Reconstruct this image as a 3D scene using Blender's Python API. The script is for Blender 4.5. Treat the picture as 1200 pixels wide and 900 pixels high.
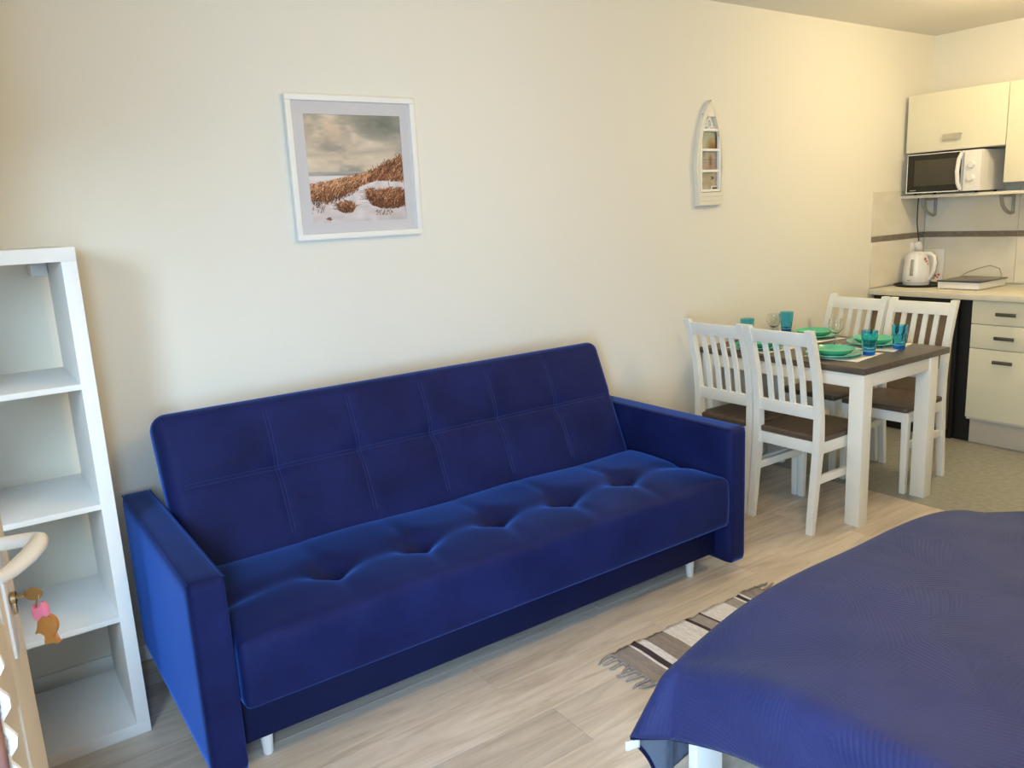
import bpy, bmesh, math, random
import numpy as np
from mathutils import Vector, Matrix

for o in list(bpy.data.objects): bpy.data.objects.remove(o)
scene = bpy.context.scene
COL = scene.collection
random.seed(7)

# ------------------------------------------------------------------ camera
CAM = (-0.2956, -2.9353, 1.4972)
FW = Vector((0.55581091, 0.80508594, -0.20714939))
RT = Vector((0.81597957, -0.57598513, -0.04917796))
UP = Vector((0.15890745, 0.14169603, 0.97707249))
cd = bpy.data.cameras.new('camera'); cam = bpy.data.objects.new('camera', cd); COL.objects.link(cam)
cd.sensor_width = 36.0; cd.lens = 937.9 / 1200 * 36; cd.clip_start = 0.02
m = Matrix.Identity(4)
for i in range(3):
    m[i][0] = RT[i]; m[i][1] = UP[i]; m[i][2] = -FW[i]; m[i][3] = CAM[i]
cam.matrix_world = m
scene.camera = cam

# ------------------------------------------------------------------ world, daylight, exposure
w = bpy.data.worlds.new('world'); scene.world = w; w.use_nodes = True
bg = w.node_tree.nodes['Background']
bg.inputs['Color'].default_value = (0.62, 0.78, 1.0, 1); bg.inputs['Strength'].default_value = 0.3
scene.view_settings.view_transform = 'Standard'; scene.view_settings.look = 'None'
scene.view_settings.exposure = 0.03; scene.view_settings.gamma = 1.0
scene.view_settings.use_curve_mapping = False

def area(name, loc, target, sx, sy, power, color, spread=180):
    l = bpy.data.lights.new(name, 'AREA'); l.shape = 'RECTANGLE'; l.size = sx; l.size_y = sy
    l.energy = power; l.color = color; l.spread = math.radians(spread)
    o = bpy.data.objects.new(name, l); COL.objects.link(o); o.location = loc
    o.rotation_euler = (Vector(target) - Vector(loc)).to_track_quat('-Z', 'Y').to_euler()
    return o
# daylight through the open entrance door (behind the camera) and the left window
area('doorway_daylight', (-0.69, -3.12, 1.15), (0.8, 0.0, 0.55), 0.6, 1.5, 48, (0.45, 0.70, 1.0), 115)
area('window_daylight', (-1.45, -3.0, 2.1), (0.0, -0.46, 1.0), 0.55, 1.2, 104, (0.60, 0.83, 1.0))
area('front_warm_fill', (1.5, -4.03, 1.5), (1.5, 0.0, 1.2), 1.6, 1.3, 2.5, (1.0, 0.85, 0.62))  # dim warm fill light added at the front opening

# ------------------------------------------------------------------ materials
def mat(name, col, rough=0.5, metal=0.0, **kw):
    M = bpy.data.materials.new(name); M.use_nodes = True
    b = M.node_tree.nodes['Principled BSDF']
    b.inputs['Base Color'].default_value = (*col, 1); b.inputs['Roughness'].default_value = rough
    b.inputs['Metallic'].default_value = metal
    for k, v in kw.items(): b.inputs[k.replace('_', ' ')].default_value = v
    return M
def N(M, t): return M.node_tree.nodes.new(t)
def L(M, a, b): M.node_tree.links.new(a, b)
def bsdf(M): return M.node_tree.nodes['Principled BSDF']
def noise_col(M, c1, c2, scale=5, detail=4, stretch=(1, 1, 1), lo=0.35, hi=0.65, rnd=0.0, coord='Object'):
    tc = N(M, 'ShaderNodeTexCoord'); mp = N(M, 'ShaderNodeMapping'); mp.inputs['Scale'].default_value = stretch
    L(M, tc.outputs[coord], mp.inputs['Vector'])
    nz = N(M, 'ShaderNodeTexNoise'); nz.inputs['Scale'].default_value = scale; nz.inputs['Detail'].default_value = detail
    nz.noise_dimensions = '4D'
    if rnd:
        oi = N(M, 'ShaderNodeObjectInfo'); mu = N(M, 'ShaderNodeMath'); mu.operation = 'MULTIPLY'; mu.inputs[1].default_value = rnd
        L(M, oi.outputs['Random'], mu.inputs[0]); L(M, mu.outputs[0], nz.inputs['W'])
    L(M, mp.outputs['Vector'], nz.inputs['Vector'])
    cr = N(M, 'ShaderNodeValToRGB'); cr.color_ramp.elements[0].position = lo; cr.color_ramp.elements[1].position = hi
    cr.color_ramp.elements[0].color = (*c1, 1); cr.color_ramp.elements[1].color = (*c2, 1)
    L(M, nz.outputs['Fac'], cr.inputs['Fac']); L(M, cr.outputs['Color'], bsdf(M).inputs['Base Color'])
    return nz, cr
def bump(M, src, strength=0.2, dist=0.01):
    b = N(M, 'ShaderNodeBump'); b.inputs['Strength'].default_value = strength; b.inputs['Distance'].default_value = dist
    L(M, src, b.inputs['Height']); L(M, b.outputs['Normal'], bsdf(M).inputs['Normal'])
def noise_bump(M, scale, strength, dist=0.01):
    tc = N(M, 'ShaderNodeTexCoord'); nz = N(M, 'ShaderNodeTexNoise'); nz.inputs['Scale'].default_value = scale; nz.inputs['Detail'].default_value = 3
    L(M, tc.outputs['Object'], nz.inputs['Vector']); bump(M, nz.outputs['Fac'], strength, dist)

WALL = mat('wall_paint', (0.80, 0.78, 0.70), 0.85); noise_bump(WALL, 120, 0.08, 0.004)
CEIL = mat('ceiling_paint', (0.78, 0.76, 0.72), 0.9)
WHITE = mat('white_lacquer', (0.80, 0.80, 0.78), 0.38); noise_bump(WHITE, 30, 0.03, 0.004)
SHELFW = mat('white_foil', (0.80, 0.80, 0.80), 0.42); noise_bump(SHELFW, 20, 0.02, 0.004)
FRAMEW = mat('white_frame_paint', (0.85, 0.85, 0.82), 0.45)
CHAIRW = mat('white_chair_paint', (0.88, 0.87, 0.80), 0.42); noise_bump(CHAIRW, 40, 0.04, 0.004)
DOORW = mat('cream_door_paint', (0.70, 0.64, 0.54), 0.5); noise_bump(DOORW, 30, 0.05, 0.005)
PLASTIC = mat('white_plastic', (0.82, 0.81, 0.78), 0.3)
BRASS = mat('aged_brass', (0.42, 0.30, 0.16), 0.35, 1.0); noise_bump(BRASS, 200, 0.05, 0.001)
STEEL = mat('brushed_steel', (0.62, 0.59, 0.51), 0.42, 0.9); noise_bump(STEEL, 300, 0.05, 0.001)
PEWTER = mat('dark_pewter', (0.16, 0.14, 0.115), 0.45, 0.8); noise_bump(PEWTER, 400, 0.6, 0.002)
BLACK = mat('black_panel', (0.008, 0.009, 0.009), 0.55); noise_bump(BLACK, 60, 0.03, 0.003)
CORD = mat('black_cord', (0.02, 0.02, 0.02), 0.6)
DOORG = mat('microwave_glass', (0.012, 0.011, 0.009), 0.12)
DOORG2 = mat('microwave_window', (0.055, 0.05, 0.035), 0.35)
CREAM = mat('cream_cabinet_front', (0.80, 0.765, 0.60), 0.3); noise_bump(CREAM, 25, 0.02, 0.004)
CARC = mat('cabinet_carcass', (0.72, 0.69, 0.60), 0.5); noise_bump(CARC, 25, 0.02, 0.004)
PLINTH = mat('beige_plinth', (0.62, 0.56, 0.48), 0.5); noise_bump(PLINTH, 25, 0.02, 0.004)
COUNTER = mat('cream_worktop', (0.72, 0.68, 0.57), 0.4); noise_col(COUNTER, (0.69, 0.65, 0.54), (0.76, 0.72, 0.61), 14, 5)
TAUPE = mat('taupe_door', (0.20, 0.155, 0.115), 0.4); noise_col(TAUPE, (0.18, 0.14, 0.105), (0.23, 0.18, 0.135), 10, 5, (1, 1, 6))
TILE = mat('cream_tile', (0.76, 0.72, 0.60), 0.18); noise_col(TILE, (0.73, 0.69, 0.57), (0.79, 0.75, 0.64), 6, 4, (1, 1, 2), rnd=9)
BAND = mat('brown_tile_border', (0.21, 0.165, 0.115), 0.25); noise_col(BAND, (0.17, 0.13, 0.09), (0.26, 0.21, 0.15), 30, 4, (1, 1, 4), rnd=9)
GROUT = mat('grout', (0.5, 0.47, 0.4), 0.9)
TEAL = mat('teal_green_glaze', (0.115, 0.56, 0.36), 0.18); TEAL.node_tree.nodes['Principled BSDF'].inputs['Coat Weight'].default_value = 0.3
noise_col(TEAL, (0.10, 0.53, 0.335), (0.13, 0.60, 0.39), 8, 2, rnd=5)
BLUEG = mat('blue_glass', (0.30, 0.78, 1.0), 0.03, Transmission_Weight=1.0, IOR=1.35)
BLUEB = mat('deep_blue_glass', (0.02, 0.30, 0.95), 0.05, Transmission_Weight=0.6, IOR=1.4)
GLASS = mat('clear_glass', (0.97, 0.98, 0.97), 0.02, Transmission_Weight=1.0, IOR=1.45)
PANE = mat('window_glass', (0.98, 0.99, 1.0), 0.02)
def _pane():      # thin clear pane: mostly transparent with a faint gloss
    M = PANE; t = N(M, 'ShaderNodeBsdfTransparent'); g = N(M, 'ShaderNodeBsdfGlossy'); g.inputs['Roughness'].default_value = 0.02
    mx = N(M, 'ShaderNodeMixShader'); mx.inputs[0].default_value = 0.06
    L(M, t.outputs[0], mx.inputs[1]); L(M, g.outputs[0], mx.inputs[2]); L(M, mx.outputs[0], M.node_tree.nodes['Material Output'].inputs['Surface'])
_pane()
WENGE = mat('wenge_top', (0.08, 0.06, 0.05), 0.35)
nz, cr = noise_col(WENGE, (0.072, 0.055, 0.045), (0.13, 0.10, 0.08), 9, 8, (8, 1, 8)); bump(WENGE, nz.outputs['Fac'], 0.08, 0.003)
SEATB = mat('brown_seat', (0.12, 0.08, 0.055), 0.42)
nz, cr = noise_col(SEATB, (0.085, 0.058, 0.043), (0.135, 0.095, 0.07), 9, 7, (1, 8, 8), rnd=7); bump(SEATB, nz.outputs['Fac'], 0.08, 0.003)
GREYSIDE = mat('grey_plastic', (0.36, 0.35, 0.31), 0.5)
HOBTOP = mat('dark_hob_top', (0.045, 0.043, 0.038), 0.22)
PINK = mat('pink_ribbon', (0.80, 0.22, 0.33), 0.6); noise_bump(PINK, 80, 0.3, 0.004)
ORANGE = mat('amber_fish', (0.46, 0.19, 0.045), 0.35); noise_bump(ORANGE, 120, 0.5, 0.003)
RED = mat('red_flower_print', (0.55, 0.10, 0.10), 0.5)
LAMPG = mat('lamp_opal_glass', (1, 0.86, 0.62), 0.4); b_ = bsdf(LAMPG)
b_.inputs['Emission Color'].default_value = (1.0, 0.73, 0.42, 1); b_.inputs['Emission Strength'].default_value = 3.0

# wood planks
PLANK = mat('oak_laminate', (0.45, 0.36, 0.28), 0.42)
def _plank():
    M = PLANK; tc = N(M, 'ShaderNodeTexCoord'); oi = N(M, 'ShaderNodeObjectInfo')
    mp = N(M, 'ShaderNodeMapping'); mp.inputs['Scale'].default_value = (1.0, 9.0, 1.0)
    vm = N(M, 'ShaderNodeVectorMath'); vm.operation = 'SCALE'; vm.inputs[0].default_value = (7.3, 3.1, 1.7)
    mu = N(M, 'ShaderNodeMath'); mu.operation = 'MULTIPLY'; mu.inputs[1].default_value = 23.0
    L(M, oi.outputs['Random'], mu.inputs[0]); L(M, mu.outputs[0], vm.inputs['Scale'])
    ad = N(M, 'ShaderNodeVectorMath'); ad.operation = 'ADD'
    L(M, tc.outputs['Object'], ad.inputs[0]); L(M, vm.outputs[0], ad.inputs[1]); L(M, ad.outputs[0], mp.inputs['Vector'])
    n1 = N(M, 'ShaderNodeTexNoise'); n1.inputs['Scale'].default_value = 1.9; n1.inputs['Detail'].default_value = 8; n1.inputs['Distortion'].default_value = 1.4
    n1.inputs['Roughness'].default_value = 0.62
    L(M, mp.outputs[0], n1.inputs['Vector'])
    cr = N(M, 'ShaderNodeValToRGB'); e = cr.color_ramp.elements
    e[0].position = 0.30; e[0].color = (0.49, 0.41, 0.325, 1); e[1].position = 0.72; e[1].color = (0.76, 0.67, 0.565, 1)
    x = e.new(0.5); x.color = (0.64, 0.555, 0.46, 1)
    L(M, n1.outputs['Fac'], cr.inputs['Fac'])
    hs = N(M, 'ShaderNodeHueSaturation')
    mr = N(M, 'ShaderNodeMapRange'); mr.inputs['To Min'].default_value = 0.88; mr.inputs['To Max'].default_value = 1.12
    L(M, oi.outputs['Random'], mr.inputs['Value']); L(M, mr.outputs[0], hs.inputs['Value']); L(M, cr.outputs[0], hs.inputs['Color'])
    L(M, hs.outputs[0], bsdf(M).inputs['Base Color']); bump(M, n1.outputs['Fac'], 0.12, 0.002)
_plank()
SUBFLOOR = mat('floor_joint', (0.16, 0.125, 0.10), 0.9)
VINYL = mat('grey_vinyl', (0.33, 0.33, 0.29), 0.45); noise_col(VINYL, (0.27, 0.275, 0.245), (0.40, 0.395, 0.34), 34, 6, lo=0.3, hi=0.7)

# velvet
def velvet(name, c1, c2, sheen, tint, bscale=260):
    M = mat(name, c1, 0.62); nz, cr = noise_col(M, c1, c2, 5, 6, lo=0.3, hi=0.7)
    b = bsdf(M); b.inputs['Sheen Weight'].default_value = sheen; b.inputs['Sheen Roughness'].default_value = 0.32
    b.inputs['Sheen Tint'].default_value = (*tint, 1); b.inputs['Specular IOR Level'].default_value = 0.12
    tc = N(M, 'ShaderNodeTexCoord'); n2 = N(M, 'ShaderNodeTexNoise'); n2.inputs['Scale'].default_value = bscale; n2.inputs['Detail'].default_value = 2
    L(M, tc.outputs['Object'], n2.inputs['Vector']); bump(M, n2.outputs['Fac'], 0.18, 0.003)
    return M
VELVET = velvet('blue_velvet', (0.0055, 0.0088, 0.056), (0.0105, 0.0168, 0.098), 0.95, (0.09, 0.26, 0.95))
VDARK = velvet('dark_navy_cloth', (0.005, 0.008, 0.040), (0.006, 0.010, 0.050), 0.15, (0.10, 0.2, 0.8))
STITCH = mat('blue_thread', (0.02, 0.03, 0.15), 0.7); noise_bump(STITCH, 300, 0.2, 0.001)
LINING = mat('grey_blue_lining', (0.11, 0.135, 0.19), 0.7); noise_bump(LINING, 25, 0.6, 0.01)
MATTR = mat('mattress_cloth', (0.7, 0.69, 0.66), 0.8); noise_bump(MATTR, 60, 0.2, 0.004)
TAG = mat('white_fabric_tag', (0.72, 0.70, 0.66), 0.7); noise_bump(TAG, 150, 0.3, 0.003)

# quilted bedspread: leaf-vein relief
SPREAD = mat('navy_bedspread', (0.028, 0.040, 0.175), 0.58)
def _spread():
    M = SPREAD; b = bsdf(M)
    noise_col(M, (0.0155, 0.022, 0.100), (0.0225, 0.030, 0.126), 6, 5, coord='UV')
    b.inputs['Sheen Weight'].default_value = 0.16; b.inputs['Sheen Roughness'].default_value = 0.5; b.inputs['Sheen Tint'].default_value = (0.5, 0.6, 1.0, 1)
    b.inputs['Specular IOR Level'].default_value = 0.25
    tc = N(M, 'ShaderNodeTexCoord'); vo = N(M, 'ShaderNodeTexVoronoi'); vo.inputs['Scale'].default_value = 4.2; vo.voronoi_dimensions = '2D'
    L(M, tc.outputs['UV'], vo.inputs['Vector'])
    sb = N(M, 'ShaderNodeVectorMath'); sb.operation = 'SUBTRACT'; L(M, tc.outputs['UV'], sb.inputs[0]); L(M, vo.outputs['Position'], sb.inputs[1])
    sc = N(M, 'ShaderNodeSeparateColor'); L(M, vo.outputs['Color'], sc.inputs[0])
    an = N(M, 'ShaderNodeMath'); an.operation = 'MULTIPLY'; an.inputs[1].default_value = 6.283; L(M, sc.outputs[0], an.inputs[0])
    vr = N(M, 'ShaderNodeVectorRotate'); vr.rotation_type = 'Z_AXIS'; L(M, sb.outputs[0], vr.inputs['Vector']); L(M, an.outputs[0], vr.inputs['Angle'])
    sx = N(M, 'ShaderNodeSeparateXYZ'); L(M, vr.outputs[0], sx.inputs[0])
    def MA(op, a, bb=None):
        n = N(M, 'ShaderNodeMath'); n.operation = op
        for i, v in enumerate((a, bb)):
            if v is None: continue
            if isinstance(v, (int, float)): n.inputs[i].default_value = v
            else: L(M, v, n.inputs[i])
        return n.outputs[0]
    q = MA('ABSOLUTE', sx.outputs[1])
    ph = MA('ADD', MA('MULTIPLY', sx.outputs[0], 330.0), MA('MULTIPLY', MA('POWER', q, 0.8), -300.0))
    s = MA('ABSOLUTE', MA('SINE', MA('MULTIPLY', ph, 0.5)))
    rib = MA('MULTIPLY', MA('SMOOTH_MIN', q, 0.006), 60.0)
    nz = N(M, 'ShaderNodeTexNoise'); nz.inputs['Scale'].default_value = 420; L(M, tc.outputs['UV'], nz.inputs['Vector'])
    h = MA('ADD', MA('ADD', s, rib), MA('MULTIPLY', nz.outputs['Fac'], 0.5))
    bump(M, h, 0.25, 0.003)
_spread()

RUGC = {}
for k, c in dict(taupe=(0.32, 0.285, 0.27), white=(0.88, 0.87, 0.92), dark=(0.06, 0.045, 0.05), grey=(0.42, 0.39, 0.38)).items():
    M = mat('rug_' + k, c, 0.9); nz, cr = noise_col(M, tuple(v * 0.82 for v in c), tuple(min(1, v * 1.12) for v in c), 40, 4, (6, 1, 1)); bump(M, nz.outputs['Fac'], 0.6, 0.004); RUGC[k] = M

def attr_mat(name, rough=0.4):
    M = mat(name, (1, 1, 1), rough); a = N(M, 'ShaderNodeAttribute'); a.attribute_name = 'print'
    L(M, a.outputs['Color'], bsdf(M).inputs['Base Color']); return M
PRINT = attr_mat('printed_paper', 0.35)

# ------------------------------------------------------------------ builders
def tag(o, label=None, cat=None, group=None, kind=None):
    if label: o['label'] = label
    if cat: o['category'] = cat
    if group: o['group'] = group
    if kind: o['kind'] = kind
    return o
def thing(name, label, cat, loc=(0, 0, 0), rz=0.0, group=None):
    o = bpy.data.objects.new(name, None); COL.objects.link(o); o.location = loc; o.rotation_euler = (0, 0, rz)
    o.empty_display_size = 0.1
    return tag(o, label, cat, group)
def finish(name, me, ma, parent=None, smooth=True, angle=40, world=True):
    """link a mesh; with world=True the vertices are world coordinates, moved into the parent's frame"""
    mats = ma if isinstance(ma, (list, tuple)) else [ma]
    for x in mats: me.materials.append(x)
    if smooth:
        me.polygons.foreach_set('use_smooth', [True] * len(me.polygons))
        if angle is not None: me.set_sharp_from_angle(angle=math.radians(angle))
    o = bpy.data.objects.new(name, me); COL.objects.link(o)
    if parent is not None:
        o.parent = parent
        if world:
            p = parent; M = Matrix.Identity(4)
            while p is not None:
                M = (Matrix.Translation(p.location) @ p.rotation_euler.to_matrix().to_4x4()) @ M; p = p.parent
            me.transform(M.inverted())
    return o
def org(o, loc):
    """move the origin of a top-level mesh to loc"""
    o.data.transform(Matrix.Translation(-Vector(loc))); o.location = loc; return o
def raw(verts, faces, name='m'):
    me = bpy.data.meshes.new(name); me.from_pydata([tuple(v) for v in verts], [], faces); me.update(); return me
class Bag:
    def __init__(s): s.v = []; s.f = []
    def add(s, v, f):
        n = len(s.v); s.v += [tuple(x) for x in v]; s.f += [tuple(i + n for i in q) for q in f]; return s
    def mesh(s): return raw(s.v, s.f)
BOXF = [(0, 3, 2, 1), (4, 5, 6, 7), (0, 1, 5, 4), (1, 2, 6, 5), (2, 3, 7, 6), (3, 0, 4, 7)]
def boxv(x0, x1, y0, y1, z0, z1):
    return [(x0, y0, z0), (x1, y0, z0), (x1, y1, z0), (x0, y1, z0), (x0, y0, z1), (x1, y0, z1), (x1, y1, z1), (x0, y1, z1)]
def bevel_mesh(me, w, seg=2):
    bm = bmesh.new(); bm.from_mesh(me)
    bmesh.ops.recalc_face_normals(bm, faces=bm.faces)
    if w > 0: bmesh.ops.bevel(bm, geom=list(bm.edges), offset=w, segments=seg, affect='EDGES', profile=0.6)
    bm.to_mesh(me); bm.free(); return me
def box(name, x0, x1, y0, y1, z0, z1, ma, parent=None, bev=0.002, seg=2, world=True):
    me = raw(boxv(min(x0, x1), max(x0, x1), min(y0, y1), max(y0, y1), min(z0, z1), max(z0, z1)), BOXF)
    if bev: bevel_mesh(me, bev, seg)
    return finish(name, me, ma, parent, world=world)
def hexa(name, v8, ma, parent=None, bev=0.002, seg=2, world=True):
    me = raw(v8, BOXF); bevel_mesh(me, bev, seg); return finish(name, me, ma, parent, world=world)
def prism(name, pts, axis, a, b, ma, parent=None, bev=0.0, seg=2, world=True):
    """polygon pts in the two other axes, extruded along axis from a to b"""
    n = len(pts); v = []
    for k in (a, b):
        for p in pts:
            v.append({'x': (k, p[0], p[1]), 'y': (p[0], k, p[1]), 'z': (p[0], p[1], k)}[axis])
    f = [tuple(range(n)), tuple(range(n, 2 * n))] + [(i, (i + 1) % n, n + (i + 1) % n, n + i) for i in range(n)]
    me = raw(v, f); bevel_mesh(me, bev, seg); return finish(name, me, ma, parent, world=world)
def lathe_data(prof, c, seg=32, closed=False):
    v = []; f = []; n = len(prof)
    for i in range(seg):
        a = 2 * math.pi * i / seg
        for r, z in prof: v.append((c[0] + r * math.cos(a), c[1] + r * math.sin(a), c[2] + z))
    for i in range(seg):
        j = (i + 1) % seg
        for k in range(n - 1 if not closed else n):
            k2 = (k + 1) % n
            f.append((i * n + k, j * n + k, j * n + k2, i * n + k2))
    return v, f
def lathe(name, prof, c, ma, parent=None, seg=32, closed=False, world=True, angle=40):
    v, f = lathe_data(prof, c, seg, closed); me = raw(v, f)
    bm = bmesh.new(); bm.from_mesh(me); bmesh.ops.remove_doubles(bm, verts=bm.verts, dist=1e-6)
    bmesh.ops.recalc_face_normals(bm, faces=bm.faces); bm.to_mesh(me); bm.free()
    return finish(name, me, ma, parent, world=world, angle=angle)
def tube_data(path, r, seg=8, cap=True):
    P = [Vector(p) for p in path]; n = len(P); v = []; f = []; up = Vector((0.13, 0.29, 0.95))
    R = r if isinstance(r, (list, tuple)) else [r] * n
    prev = None
    for i, p in enumerate(P):
        d = (P[min(i + 1, n - 1)] - P[max(i - 1, 0)]).normalized()
        if prev is None: a = d.cross(up).normalized() if abs(d.dot(up)) < 0.95 else d.cross(Vector((1, 0, 0))).normalized()
        else: a = (prev - d * prev.dot(d)).normalized()
        prev = a; b = d.cross(a)
        for k in range(seg):
            t = 2 * math.pi * k / seg; v.append(p + (a * math.cos(t) + b * math.sin(t)) * R[i])
    for i in range(n - 1):
        for k in range(seg):
            k2 = (k + 1) % seg; f.append((i * seg + k, i * seg + k2, (i + 1) * seg + k2, (i + 1) * seg + k))
    if cap: f += [tuple(range(seg))[::-1], tuple((n - 1) * seg + k for k in range(seg))]
    return v, f
def tube(name, path, r, ma, parent=None, seg=8, world=True):
    v, f = tube_data(path, r, seg); return finish(name, bevel_mesh(raw(v, f), 0), ma, parent, world=world)
def rbox_data(sx, sy, sz, r, nx, ny, nz, fn=None):
    """rounded box centred on 0, lattice nx*ny*nz, fn(x,y,z,normal)->(x,y,z)"""
    idx = {}; v = []; f = []; H = (sx / 2, sy / 2, sz / 2); n3 = (nx, ny, nz)
    def vid(i, j, k):
        key = (i, j, k)
        if key not in idx:
            p = [(-H[a] + 2 * H[a] * (i, j, k)[a] / n3[a]) for a in range(3)]
            q = Vector([max(-H[a] + r, min(H[a] - r, p[a])) for a in range(3)]); d = Vector(p) - q
            nn = d.normalized() if d.length > 1e-9 else Vector((0, 0, 1)); pos = q + nn * r
            idx[key] = len(v); v.append(fn(pos, nn) if fn else pos)
        return idx[key]
    for a in range(3):
        b, c = (a + 1) % 3, (a + 2) % 3
        for side in (0, n3[a]):
            for j in range(n3[b]):
                for k in range(n3[c]):
                    q = []
                    for dj, dk in ((0, 0), (1, 0), (1, 1), (0, 1)):
                        t = [0, 0, 0]; t[a] = side; t[b] = j + dj; t[c] = k + dk; q.append(vid(*t))
                    f.append(tuple(q if side else q[::-1]))
    return v, f
def arc(c, r, a0, a1, n):
    return [(c[0] + r * math.cos(math.radians(a0 + (a1 - a0) * i / n)), c[1] + r * math.sin(math.radians(a0 + (a1 - a0) * i / n))) for i in range(n + 1)]
def S(o): o['kind'] = 'structure'; return o
def copy_tree(o, parent=None):
    c = o.copy(); COL.objects.link(c); c.parent = parent
    for ch in list(o.children):
        copy_tree(ch, c)
    return c
def lin(c):
    c = np.asarray(c, float); return np.where(c <= 0.04045, c / 12.92, ((c + 0.055) / 1.055) ** 2.4)
def print_plane(name, img, P00, du, dv, parent):
    """flat print: img[h,w,3] sRGB 0..1, row 0 at the bottom; colours stored per face"""
    h, wd, _ = img.shape; P00, du, dv = Vector(P00), Vector(du), Vector(dv)
    v = [P00 + du * (i / wd) + dv * (j / h) for j in range(h + 1) for i in range(wd + 1)]
    f = [(j * (wd + 1) + i, j * (wd + 1) + i + 1, (j + 1) * (wd + 1) + i + 1, (j + 1) * (wd + 1) + i) for j in range(h) for i in range(wd)]
    me = raw(v, f); a = me.color_attributes.new('print', 'FLOAT_COLOR', 'CORNER')
    c = np.ones((h * wd, 4, 4)); c[:, :, :3] = lin(np.clip(img, 0, 1)).reshape(-1, 1, 3)
    a.data.foreach_set('color', c.astype(np.float32).ravel())
    return finish(name, me, PRINT, parent, smooth=False)

# ------------------------------------------------------------------ room shell
XL, XR, YF, YB, H = -0.50, 5.215, -3.95, 0.0, 2.497
T = 0.12
def wall(name, boxes, ma=WALL):
    b = Bag()
    for q in boxes: b.add(boxv(*q), BOXF)
    return S(finish(name, b.mesh(), ma, smooth=False))
WB = wall('wall_back', [(XL - T, XR + T, YB, YB + T, -0.06, H)])
WR = wall('wall_right', [(XR, XR + T, YF, YB, -0.06, H)])
DW0, DW1, DH = -3.36, -2.46, 2.06          # entrance doorway in the left wall
WN = (-1.80, -0.85, 0.70, 1.78)            # window in the left wall beside the shelf unit
wall('wall_left', [(XL - T, XL, YF - T, DW0, -0.06, H), (XL - T, XL, DW0, DW1, DH, H), (XL - T, XL, DW1, WN[0], -0.06, H),
                   (XL - T, XL, WN[0], WN[1], -0.06, WN[2]), (XL - T, XL, WN[0], WN[1], WN[3], H), (XL - T, XL, WN[1], YB, -0.06, H)])
FW0, FW1, FZ0, FZ1 = 0.7, 2.3, 0.85, 2.15
wall('wall_front', [(XL, FW0, YF - T, YF, -0.06, H), (FW1, XR + T, YF - T, YF, -0.06, H), (FW0, FW1, YF - T, YF, -0.06, FZ0), (FW0, FW1, YF - T, YF, FZ1, H)])
wall('ceiling', [(XL - T, XR + T, YF - T, YB + T, H, H + 0.1)], CEIL)
# windows with frames
def window(name, axis, c, a0, a1, z0, z1):
    w_ = 0.05
    def bx(u0, u1, p0, p1, d):
        return (c - d, c + d, u0, u1, p0, p1) if axis == 'x' else (u0, u1, c - d, c + d, p0, p1)
    b = Bag(); mid = (a0 + a1) / 2
    for q in ((a0, a1, z0, z0 + w_), (a0, a1, z1 - w_, z1), (a0, a0 + w_, z0 + w_, z1 - w_), (a1 - w_, a1, z0 + w_, z1 - w_)): b.add(boxv(*bx(*q, 0.03)), BOXF)
    o = S(finish(name, b.mesh(), FRAMEW, smooth=False))
    box('pane', *bx(a0 + w_, a1 - w_, z0 + w_, z1 - w_, 0.003), PANE, o, bev=0)
    return o
window('window_1', 'x', XL - 0.06, WN[0], WN[1], WN[2], WN[3])
window('window_2', 'y', YF - 0.06, FW0, FW1, FZ0, FZ1)

# floor: laminate planks on a base, vinyl in the kitchen
XT = 3.46
fl = S(box('floor', XL - T, XT, YF - T, YB, -0.06, -0.006, SUBFLOOR, bev=0))
PW, PL = 0.193, 1.29
row = 0; y = 0.0
while y > YF - 0.05:
    y0 = max(y - PW, YF); x = XL - (row * 0.47 % 1.0) * PL
    while x < XT:
        xa, xb = max(x, XL), min(x + PL, XT)
        if xb - xa > 0.03:
            o = box('plank', -(xb - xa) / 2 + 0.0006, (xb - xa) / 2 - 0.0006, -(y - y0) / 2 + 0.0005, (y - y0) / 2 - 0.0005, -0.006, 0.0, PLANK, None, bev=0.0005, seg=1)
            o.location = ((xa + xb) / 2, (y + y0) / 2, 0); o.parent = fl
        x += PL
    y -= PW; row += 1
S(box('floor_kitchen', XT, XR, YF, YB, -0.06, 0.0005, VINYL, bev=0))
S(box('trim_1', XT - 0.006, XT + 0.006, YF, YB, -0.004, 0.0025, GREYSIDE, bev=0.001))

def baseboard(name, x0, x1, y0, y1):
    return S(box(name, x0, x1, y0, y1, 0.0, 0.06, FRAMEW, bev=0.003))
baseboard('baseboard_back', XL, 4.55, -0.014, 0.0)
baseboard('baseboard_left', XL, XL + 0.014, DW1 + 0.08, -0.014)

# splashback tiles: recessed grout, each tile its own piece
ZT0, ZB0, ZB1, ZT1 = 0.915, 1.207, 1.243, 1.523
def tile(parent, ma, ax, a0, a1, z0, z1, name='tile', t=0.008):
    g = 0.0015
    if ax == 'x': box(name, XR - t, XR, a0 + g, a1 - g, z0 + g, z1 - g, ma, parent, bev=0.0012, seg=1)
    else: box(name, a0 + g, a1 - g, -t, 0, z0 + g, z1 - g, ma, parent, bev=0.0012, seg=1)
g1 = S(box('trim_2', XR - 0.005, XR, -1.80, -0.008, ZT0, ZT1 - 0.002, GROUT, bev=0))
for a1 in (-0.008, -0.596, -1.184):
    a0 = max(a1 - 0.588, -1.80)
    tile(g1, TILE, 'x', a0, a1, ZT0, ZB0); tile(g1, BAND, 'x', a0, a1, ZB0, ZB1, 'border_tile', 0.009); tile(g1, TILE, 'x', a0, a1, ZB1, ZT1)
g2 = S(box('trim_3', 4.58, XR, -0.005, 0, ZT0, ZT1 - 0.002, GROUT, bev=0))
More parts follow.
